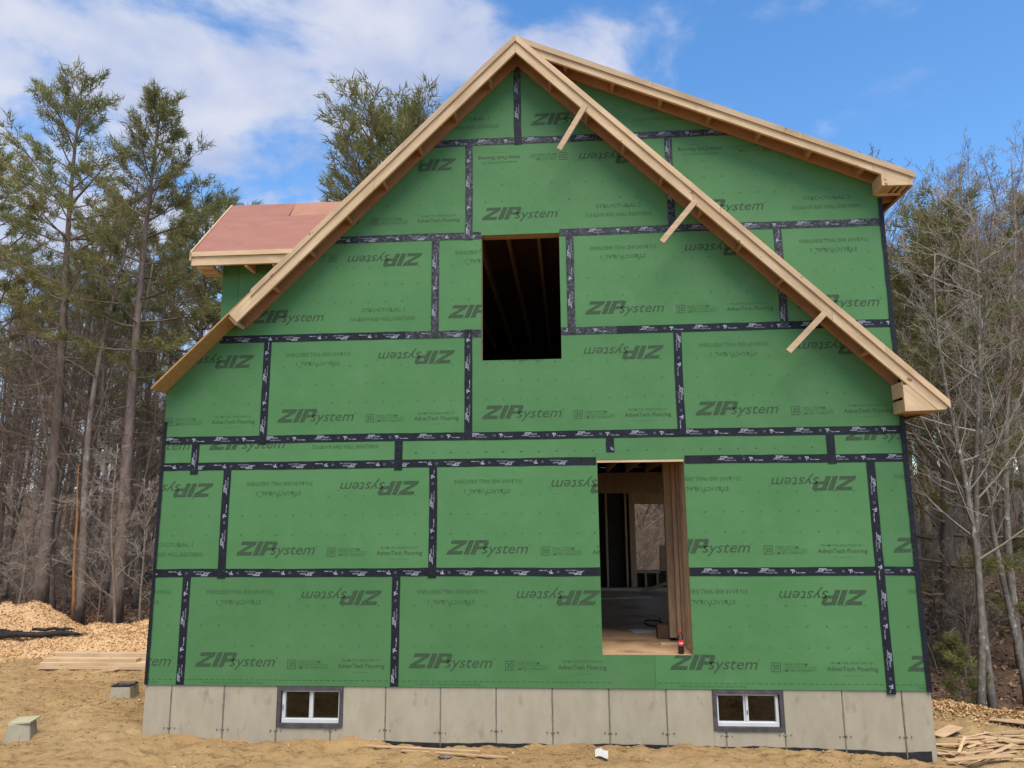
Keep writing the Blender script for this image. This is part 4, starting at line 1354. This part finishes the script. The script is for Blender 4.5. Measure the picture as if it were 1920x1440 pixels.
for k in range(26):
    side = k % 2
    d = TR.uniform(7.5, 13) if side == 0 else TR.uniform(4.5, 11)
    px = TR.uniform(-40, 290) if side == 0 else TR.uniform(1740, 1980)
    b = at(px, 1150, d); b.z = gz(b.x, b.y) - .05
    h = TR.uniform(1.6, 3.6)
    tree('sapling', HARD[5], b, b + Vector((TR.uniform(-.4, .4), TR.uniform(-.3, .3), h)), 'leafless brush sapling in the undergrowth ' + ('left' if side == 0 else 'right') + ' of the house', 'sapling',
         'brush ' + ('left' if side == 0 else 'right') + ' of the house', TR.uniform(0, 6))
# broken snag with raw orange wood
b = at(136, 1165, 9.2); b.z = gz(b.x, b.y) - .1
t_ = at(148, 872, 9.2)
m = MB(); pts = [b.lerp(t_, i / 6) + Vector((.02 * math.sin(i * 2), 0, 0)) for i in range(7)]
m.tube(pts, [.045, .042, .038, .034, .03, .02, .006], 7)
tag(m.build('broken_snag', 'split_wood', smooth=True), 'broken orange splintered snag among the dark trunks at left', 'snag')

# -- the wood beyond: one mass of trunks, brush and evergreen shade
rs = np.random.RandomState(77)
def far_wood():
    st = Sticks()
    V_, F_, M_ = [], [], []
    n = 430
    for k in range(n + 190):
        y = rs.uniform(16, 70)
        x = rs.uniform(-1.0, 1.9) * (y + 8.5) * .85 + 4.8
        h = rs.uniform(9, 13.5) * (1 + (y - 16) * .006)
        if k >= n:                                   # the wood closes round the clearing on both sides and behind the house
            zone = k % 5
            if zone < 2:
                y = rs.uniform(3, 18); x = 4.78 - .78 * (y + 8.5) - 2.5 - rs.uniform(0, 16)
            elif zone < 4:
                y = rs.uniform(3, 18); x = 4.78 + .56 * (y + 8.5) + 2.5 + rs.uniform(0, 18)
            else: x, y = rs.uniform(-2, 11), rs.uniform(13, 17); h = rs.uniform(5, 7.5)
        z0 = gz(x, y) - .2
        r_ = rs.uniform(.05, .17)
        lean = rs.normal(0, .03, 2) * h
        st.add((x, y, z0), (x + lean[0], y + lean[1], z0 + h), r_, r_ * .15)
        st.add((x + r_ * .5, y, z0), (x + lean[0], y + lean[1], z0 + h), r_ * .8, r_ * .12)
        for j in range(34):
            u = rs.uniform(.05, 1.0)
            p = np.array([x + lean[0] * u, y + lean[1] * u, z0 + h * u])
            az = rs.uniform(0, 6.28); l = rs.uniform(.5, 2.4) * (1.15 - .6 * u)
            q = p + np.array([math.cos(az) * l, math.sin(az) * l, l * rs.uniform(-.1, .9)])
            st.add(p, q, .018, .006)
            for w in range(3):
                s0 = p + (q - p) * rs.uniform(.3, 1); e = s0 + rs.normal(0, .35, 3) + np.array([0, 0, .15])
                st.add(s0, e, .009, .004)
    for k in range(9000):                            # low brush
        y = rs.uniform(9, 45); x = rs.uniform(-1.0, 1.9) * (y + 8.5) * .85 + 4.8
        if -1 < x < 9.5 and y < 10: continue
        z0 = float(np.interp(y, [9, 45], [-.6, 1.6])) + rs.uniform(0, 1.2)
        a = np.array([x, y, z0]); e = a + np.array([rs.normal(0, .4), rs.normal(0, .4), rs.uniform(.1, 1.1)])
        st.add(a, e, .009, .003)
    sv, sf = st.arrays()
    C_, D_ = [], []
    for k in range(50):                             # evergreen masses between the trunks
        y = rs.uniform(18, 60); x = rs.uniform(-1.0, 1.9) * (y + 8.5) * .85 + 4.8
        z0 = gz(x, y); hh = rs.uniform(2, 12); w = rs.uniform(.8, 2.2)
        c = np.array([x, y, z0 + hh])
        q = rs.normal(0, 1, (90, 3)) * np.array([w, w, w * .55]) + c
        C_.append(q); D_.append(np.tile([0, 0, .3], (90, 1)))
    nv, nf = tufts(np.concatenate(C_), np.concatenate(D_), 7, .34, .075, rs, 1.0)
    V = np.concatenate([sv, nv]); F = np.concatenate([sf, nf + len(sv)])
    mi = np.concatenate([np.zeros(len(sf)), np.ones(len(nf))])
    return put('distant_wood', np_mesh('distant_wood', V, F, ['twigs', 'needles_deep'], mi))
tag(far_wood(), 'dense brown mass of distant trunks and brush behind the house', 'woodland', kind='stuff')

# ------------------------------------------------------------------ leaf litter and chips
def flakes(name, n, fn, size, mat, seed, flat=.5, asp=(.35, 1.0)):
    rs = np.random.RandomState(seed)
    P = fn(rs, n)
    n = len(P)
    nr = rs.normal(0, flat, (n, 3)) + np.array([0, 0, 1]); nr /= np.linalg.norm(nr, axis=1, keepdims=True)
    u = np.cross(nr, rs.normal(0, 1, (n, 3))); u /= np.linalg.norm(u, axis=1, keepdims=True)
    v = np.cross(nr, u)
    s = size * rs.uniform(.5, 1.5, (n, 1)); a = rs.uniform(*asp, (n, 1))
    V = np.stack([P - u * s - v * s * a, P + u * s - v * s * a * .7, P + u * s * .8 + v * s * a, P - u * s * .9 + v * s * a * .8 + nr * s * .3], 1).reshape(-1, 3)
    return np_mesh(name, V, np.arange(4 * n).reshape(-1, 4), mat)
def on_ground(xr, yr, keep):
    def fn(rs, n):
        x = rs.uniform(*xr, n); y = rs.uniform(*yr, n)
        k = keep(x, y, rs)
        x, y = x[k], y[k]
        return np.stack([x, y, ground_z(x, y) + .012], 1)
    return fn
o = put('leaf_litter', flakes('leaf_litter', 42000, on_ground((-12, 15), (1.5, 14), lambda x, y, rs: ((x < 0) & (y + .25 * (x + 3) > 5.0)) | ((x > 8.7) & ((x - 9.35) * .6 + (y - 1.95) * .8 > .35))), .028, 'leaf_bits', 31))
tag(o, 'brown fallen leaves covering the floor of the wood', 'leaves', kind='stuff')
def yard(x, y, rs):
    ok = ~((x > -.05) & (x < HW + .05) & (y > -.02)) & ~((x < 0) & (y + .25 * (x + 3) > 5.2)) & ~((x > 8.7) & ((x - 9.35) * .6 + (y - 1.95) * .8 > .1))
    return ok & (fbm(x, y, .8, 3, 41) + rs.uniform(-.35, .25, len(x)) > .0)
o = put('ground_debris', flakes('ground_debris', 16000, on_ground((-5, 10.5), (-1.8, 4.8), yard), .013, 'straw', 33, flat=.4, asp=(.10, .5)))
tag(o, 'scattered splinters and shavings on the sandy ground round the house', 'splinters', kind='stuff')

def clods(n, seed):
    rs = np.random.RandomState(seed)
    x = rs.uniform(-5, 10.3, n); y = rs.uniform(-1.8, 4.4, n)
    k = yard(x, y, rs)
    x, y = x[k], y[k]
    c = np.stack([x, y, ground_z(x, y) + .004], 1)
    r_ = .006 + .020 * rs.uniform(0, 1, (len(x), 1)) ** 3
    D_ = np.array([[1, 0, 0], [0, 1, 0], [-1, 0, 0], [0, -1, 0], [0, 0, 1], [0, 0, -1.]])
    V = c[:, None, :] + D_[None] * r_[:, None, :] * rs.uniform(.6, 1.3, (len(x), 6, 1)) * np.array([1.2, 1, .7])
    o = np.arange(len(x))[:, None] * 6
    F = np.concatenate([o + np.array(f) for f in ((0, 1, 4), (1, 2, 4), (2, 3, 4), (3, 0, 4), (1, 0, 5), (2, 1, 5), (3, 2, 5), (0, 3, 5))])
    return np_mesh('clods', V.reshape(-1, 3), F, 'clod', smooth=True)
make_mat('clod', (0.40, 0.26, 0.125), (0.24, 0.155, 0.075), rough=.95, scale=6, contrast=(.35, .65), c3=(.50, .40, .27), s3=9, f3=(.58, .68))
tag(put('clods', clods(6000, 51)), 'small clods and pebbles strewn over the sandy ground', 'clods', kind='stuff')
# -- wood chip pile at the left
def pile_h(x, y):
    h = .62 * np.exp(-((x + 6.2) / 1.15) ** 2 - ((y - 6.3) / .9) ** 2) + .36 * np.exp(-((x + 4.0) / 1.1) ** 2 - ((y - 6.0) / .9) ** 2) + .22 * np.exp(-((x + 2.6) / 1.2) ** 2 - ((y - 6.1) / .9) ** 2) + .30 * np.exp(-((x + 8.5) / 1.8) ** 2 - ((y - 6.3) / 1.0) ** 2) + .20 * np.exp(-((x + 4.6) / 2.3) ** 2 - ((y - 5.1) / .55) ** 2)
    return 1.0 * h * (1 + .5 * fbm(x, y, 1.4, 4, 61)) + .05 * fbm(x, y, 5, 3, 65) - .05
px_ = np.arange(-11, -.3, .07); py_ = np.arange(3.9, 8.4, .07)
PX, PY = np.meshgrid(px_, py_)
PZ = ground_z(PX, PY, False) + pile_h(PX, PY)
nx, ny = len(px_), len(py_)
ii = np.arange((ny - 1) * nx).reshape(ny - 1, nx)[:, :-1].ravel()
pile = put('wood_chip_pile', np_mesh('wood_chip_pile', np.stack([PX.ravel(), PY.ravel(), PZ.ravel()], 1), np.stack([ii, ii + 1, ii + nx + 1, ii + nx], 1), 'chips', smooth=True))
tag(pile, 'long orange-brown heap of wood chips in front of the left trees', 'wood chips')
def on_pile(rs, n):
    x = rs.uniform(-11, -.3, n); y = rs.uniform(3.9, 8.3, n)
    h = pile_h(x, y); k = h > -.005
    return np.stack([x[k], y[k], ground_z(x[k], y[k], False) + h[k] + .012], 1)
o = put('chip', flakes('chip', 50000, on_pile, .017, 'chip_bits', 37, flat=.7, asp=(.25, .7)), pile)
tag(o, kind='stuff')
# -- chip berm at the right
def on_berm(rs, n):
    t = rs.uniform(-1.5, 4.0, n); d = rs.normal(0, .16, n)
    x = 9.35 + .80 * t * .85 + .60 * d; y = 1.95 - .60 * t * .85 + .80 * d
    k = x > 8.62
    x, y, d = x[k], y[k], d[k]
    return np.stack([x, y, ground_z(x, y) + .02 + .03 * np.exp(-(d / .15) ** 2)], 1)
o = put('wood_chip_berm', flakes('wood_chip_berm', 14000, on_berm, .013, 'chip_bits', 39, flat=.6, asp=(.25, .7)))
tag(o, 'low line of orange wood chips along the edge of the right bank', 'wood chips', kind='stuff')

# ------------------------------------------------------------------ yard objects
# black drain pipes lying on the pile
pr_ = random.Random(9)
for k, (pa, pb, rr, lab) in enumerate((((-60, 1193), (152, 1187), .052, 'thick black drain pipe lying along the chip pile, lowest of the bundle'), ((-60, 1186), (168, 1188), .026, 'longest thin black pipe of the bundle, tapering right along the chip pile'),
                                  ((-60, 1181), (44, 1184), .024, 'short thin black pipe at the far left, topmost of the bundle on the chips'), ((62, 1180), (140, 1179), .028, 'short black pipe raised behind the right half of the bundle on the chips'))):
    A_, B_ = at(*pa, 5.25 + .05 * k), at(*pb, 5.25 + .05 * k)
    pts = [A_.lerp(B_, i / 10) + Vector((0, .03 * math.sin(i + k), .012 * math.sin(1.7 * i + 2 * k))) for i in range(11)]
    m = MB(); m.tube(pts, [rr * (1 - (.75 if i == 10 else .25 if i == 9 else 0)) for i in range(11)], 8)
    tag(m.build('drain_pipe', 'black_plastic', smooth=True), lab, 'pipe', 'black pipes on the chip pile')
# stacked lumber
def lum(xa, xb, y, z, w, h, lab, rot=0.0, mat='board'):
    m = MB()
    c = Vector(((xa + xb) / 2, y, z + h / 2))
    m.obox((0, 0, 0), Vector(((xb - xa) / 2, 0, 0)), Vector((0, w / 2, 0)), Vector((0, 0, h / 2)))
    o = m.build('lumber_board', mat, bevel=.003)
    o.location = c; o.rotation_euler = (0, 0, rot)
    tag(o, lab, 'lumber', 'lumber stacked beside the chip pile')
z0 = gz(-2.8, 3.75) - .005
for k, (xa, xb, y, rot, lab) in enumerate(((-3.83, .0, 3.60, 0, 'bottom front board of the lumber stack by the chip pile'), (-3.80, .05, 3.77, .002, 'bottom back board of the lumber stack by the chip pile'),
        (-3.79, .0, 3.62, .004, 'front board in the second layer of the lumber stack'), (-3.81, .0, 3.79, 0, 'back board in the second layer of the lumber stack'),
        (-3.77, -2.2, 3.66, -.004, 'short front board ending halfway along the lumber stack'), (-3.74, .0, 3.83, .003, 'back board in the third layer of the lumber stack'),
        (-3.70, .0, 3.85, 0, 'topmost pale knotty board of the lumber stack'))):
    lum(xa, xb, y, z0 + .052 * (k // 2), .15, .050, lab, rot)
tag(MB().obox((-2.62, 3.42, gz(-2.62, 3.42) + .02), (.17, .10, .012), (-.008, .014, 0), (0, 0, .008)).build('wood_offcut', 'scrap'), 'short pale offcut lying in front of the lumber stack', 'offcut')
# concrete footing blocks with their caps
def pier(x, y, w, h, lab, cap, rot):
    e = empty('footing_block', (x, y, gz(x, y) - .04)); e.rotation_euler = (0, 0, rot)
    tag(e, lab, 'concrete block', 'concrete footing blocks')
    a, b = w / 2, w / 2 * .86
    MB().hexa([(-a, -a, 0), (a, -a, 0), (a, a, 0), (-a, a, 0)], [(-b, -b, h), (b, -b, h), (b, b, h), (-b, b, h)]).build('block', 'concrete', e, bevel=.008)
    cap(e, h, b)
def cap_green(e, h, b):
    MB().obox((.02, 0, h + .010), (b * 1.05, -.02, .004), (.02, b * 1.05, .004), (0, 0, .008)).build('cap_board', ['pale_green'], e)
def cap_dark(e, h, b):
    MB().obox((-.005, 0, h + .008), (b * 1.02, 0, 0), (0, b * 1.02, 0), (0, 0, .007)).build('cap_board', 'dampproof', e)
    MB().obox((.03, 0, h + .028), (b * .8, .02, 0), (-.02, b * .5, 0), (0, 0, .011)).build('cap_scrap', 'stone', e)
make_mat('pale_green', (0.46, 0.42, 0.26), (0.38, 0.35, 0.21), rough=.7)
pier(-1.36, -.06, .255, .19, 'concrete footing block with a pale green board on top, at bottom left', cap_green, .35)
pier(-1.33, 1.86, .29, .17, 'concrete footing block with a dark cap, close to the left foundation corner', cap_dark, .1)
# loose things in front of the foundation
def stick(a, b, w, h, lab, name='wood_strip', mat='scrap', group=None, tilt=0.0):
    a, b = Vector(a), Vector(b)
    d = (b - a) / 2; n = Vector((-d.y, d.x, 0)).normalized()
    o = MB().obox((0, 0, 0), d, n * (w / 2), Vector((0, 0, h / 2))).build(name, mat, bevel=min(.002, h / 5))
    o.location = (a + b) / 2
    tag(o, lab, 'wood scrap', group)
    return o
def G(x, y, h=.012): return (x, y, gz(x, y) + h)
def gp(px, py):                                      # where the photo pixel meets the ground
    d = 0.0
    lo, hi = -3.0, 12.0
    for k in range(40):
        mid = (lo + hi) / 2
        p = at(px, py, mid)
        if p.z > gz(p.x, p.y): lo = mid
        else: hi = mid
    return p.x, p.y
a, b = gp(686, 1402), gp(900, 1413)
stick(G(*a, .02), G(*b, .02), .035, .016, 'long thin wood strip on the sand below the foundation, the rear one', group='thin strips on the sand')
a, b = gp(752, 1411), gp(952, 1424)
stick(G(*a, .02), G(*b, .02), .028, .016, 'long thin wood strip on the sand below the foundation, the front one', group='thin strips on the sand')
x, y = gp(835, 1421)
m = MB(); m.lathe([(0, -.02), (.045, -.012), (.06, .0), (.045, .018), (0, .026)], (0, 0, 0), 9)
o = m.build('stone', 'stone', smooth=True); o.location = (x, y, gz(x, y) + .01); o.scale = (1.35, .8, .7)
tag(o, 'dark reddish stone between the two thin wood strips', 'stone')
x, y = gp(1128, 1421)
m = MB()
q = [(-.065, -.04), (.065, -.042), (.066, .036), (-.062, .04)]
k = 6
for i in range(k + 1):
    for j in range(k + 1):
        u, v = i / k, j / k
        X_ = (q[0][0] * (1 - u) + q[1][0] * u) * (1 - v) + (q[3][0] * (1 - u) + q[2][0] * u) * v
        Y_ = (q[0][1] * (1 - u) + q[1][1] * u) * (1 - v) + (q[3][1] * (1 - u) + q[2][1] * u) * v
        m.v.append((X_, Y_, .012 + .05 * v + .012 * math.sin(5 * u)))
for i in range(k):
    for j in range(k):
        a_ = i * (k + 1) + j; m.f.append((a_, a_ + k + 1, a_ + k + 2, a_ + 1)); m.m.append(0)
me = m.mesh('paper_scrap', 'paper')
o = put('paper_scrap', me); o.location = (x, y, gz(x, y) + .005)
so = o.modifiers.new('thick', 'SOLIDIFY'); so.thickness = .002
tag(o, 'crumpled white scrap of paper on the sand below the door', 'paper')
# scrap heap at the right corner
SR = random.Random(21)
big = [((1757, 1385), (1795, 1372), .26, 'pale plywood offcut propped against the right foundation corner'), ((1858, 1352), (1935, 1366), .30, 'broad pale plywood sheet near the right edge of the ground'),
       ((1800, 1398), (1925, 1400), .10, 'long flat board through the middle of the scrap heap'), ((1838, 1386), (1930, 1402), .14, 'green-edged board slanting across the scrap heap'),
       ((1775, 1432), (1900, 1428), .11, 'nearest long board of the scrap heap at bottom right'), ((1795, 1425), (1812, 1405), .05, 'pointed splinter standing out of the scrap heap')]
for (a, b, w, lab) in big:
    pa, pb = gp(*a), gp(*b)
    up_ = .10 if 'splinter' in lab else .03
    stick(G(*pa, .03), G(*pb, .03 + up_), w * .6, .012, lab, 'scrap_board', group='scrap boards at the right corner')
for k in range(34):
    px, py = SR.uniform(1762, 1915), SR.uniform(1378, 1436)
    x, y = gp(px, py)
    an = SR.uniform(-.5, .5); l = SR.uniform(.06, .24)
    a, b = (x - l * math.cos(an), y - l * math.sin(an) * .6), (x + l * math.cos(an), y + l * math.sin(an) * .6)
    if min(a[0], b[0]) < 8.58 and max(a[1], b[1]) > -.05: a = (8.60, a[1])
    stick(G(*a, SR.uniform(.01, .05)), G(*b, SR.uniform(.01, .06)), SR.uniform(.012, .05), .008, 'thin splintered offcut in the scrap heap at the right corner', 'scrap_splinter', group='splinters at the right corner')
# lumber and litter inside, seen through the door
for k, (a, b, w, h, lab) in enumerate((((5.3, 7.25, .36), (7.3, 7.2, .36), .25, .05, 'flat board lying along the back wall inside the house'), ((6.2, 6.7, .36), (6.85, 6.2, .62), .10, .06, 'board leaning up at the back of the room inside the door'),
                                       ((5.35, 5.6, .345), (6.3, 5.9, .345), .08, .02, 'thin strip on the floor at the back of the room'))):
    o = stick(a, b, w, h, lab, 'loose_board', 'board_weathered')
m = MB(); pts = [(5.95 + .25 * math.cos(t) * .5, 2.4 + .3 * math.sin(t), .352) for t in np.linspace(0, 5, 16)] + [(6.1, 2.9, .352)]
m.tube(pts, [.010] * len(pts), 6)
tag(m.build('air_hose', 'black_plastic', smooth=True), 'black hose looped on the floor inside the door', 'hose')
tag(MB().obox((5.75, 1.75, .342), (.17, .03, 0), (-.03, .12, 0), (0, 0, .005)).build('floor_offcut', 'paper'), 'pale flat offcut on the floor inside the door', 'offcut')
tag(MB().obox((5.93, .72, .348), (.10, .02, 0), (-.008, .035, 0), (0, 0, .012)).build('floor_block', 'board'), 'small wood block on the floor beside the bottle', 'offcut')
# soft-drink bottle on the threshold
bx, by, bz = 5.985, .085, .3462
e = empty('drink_bottle', (bx, by, bz))
tag(e, 'half-full red-labelled cola bottle standing in the door opening', 'bottle')
MB().lathe([(0, .0), (.026, .0), (.031, .008), (.031, .05), (.0285, .08), (.031, .11), (.031, .15), (.026, .175), (.014, .205), (.0125, .222), (0.0125, .224)], (0, 0, 0), 24).build('body', 'glass', e, True)
MB().lathe([(0, .003), (.024, .003), (.029, .01), (.029, .05), (.0265, .075), (0, .0752)], (0, 0, 0), 24).build('drink', 'cola', e, True)
MB().lathe([(.0300, .082), (.0318, .095), (.0318, .14), (.0312, .148)], (0, 0, 0), 24).build('label', 'red_label', e, True)
MB().lathe([(0, .242), (.0135, .241), (.0142, .236), (.0142, .218), (.0128, .217)], (0, 0, 0), 16).build('cap', 'red_label', e, True)
T = place(text_tris('Coca-Cola', .35, .02), -.026, .026, .103, .132)
m = MB()
for tri in T:
    m.add([(.0325 * math.sin(u / .0325), -.0325 * math.cos(u / .0325), v) for u, v in tri], [(0, 1, 2)])
m.build('label_lettering', 'white_ink', e)
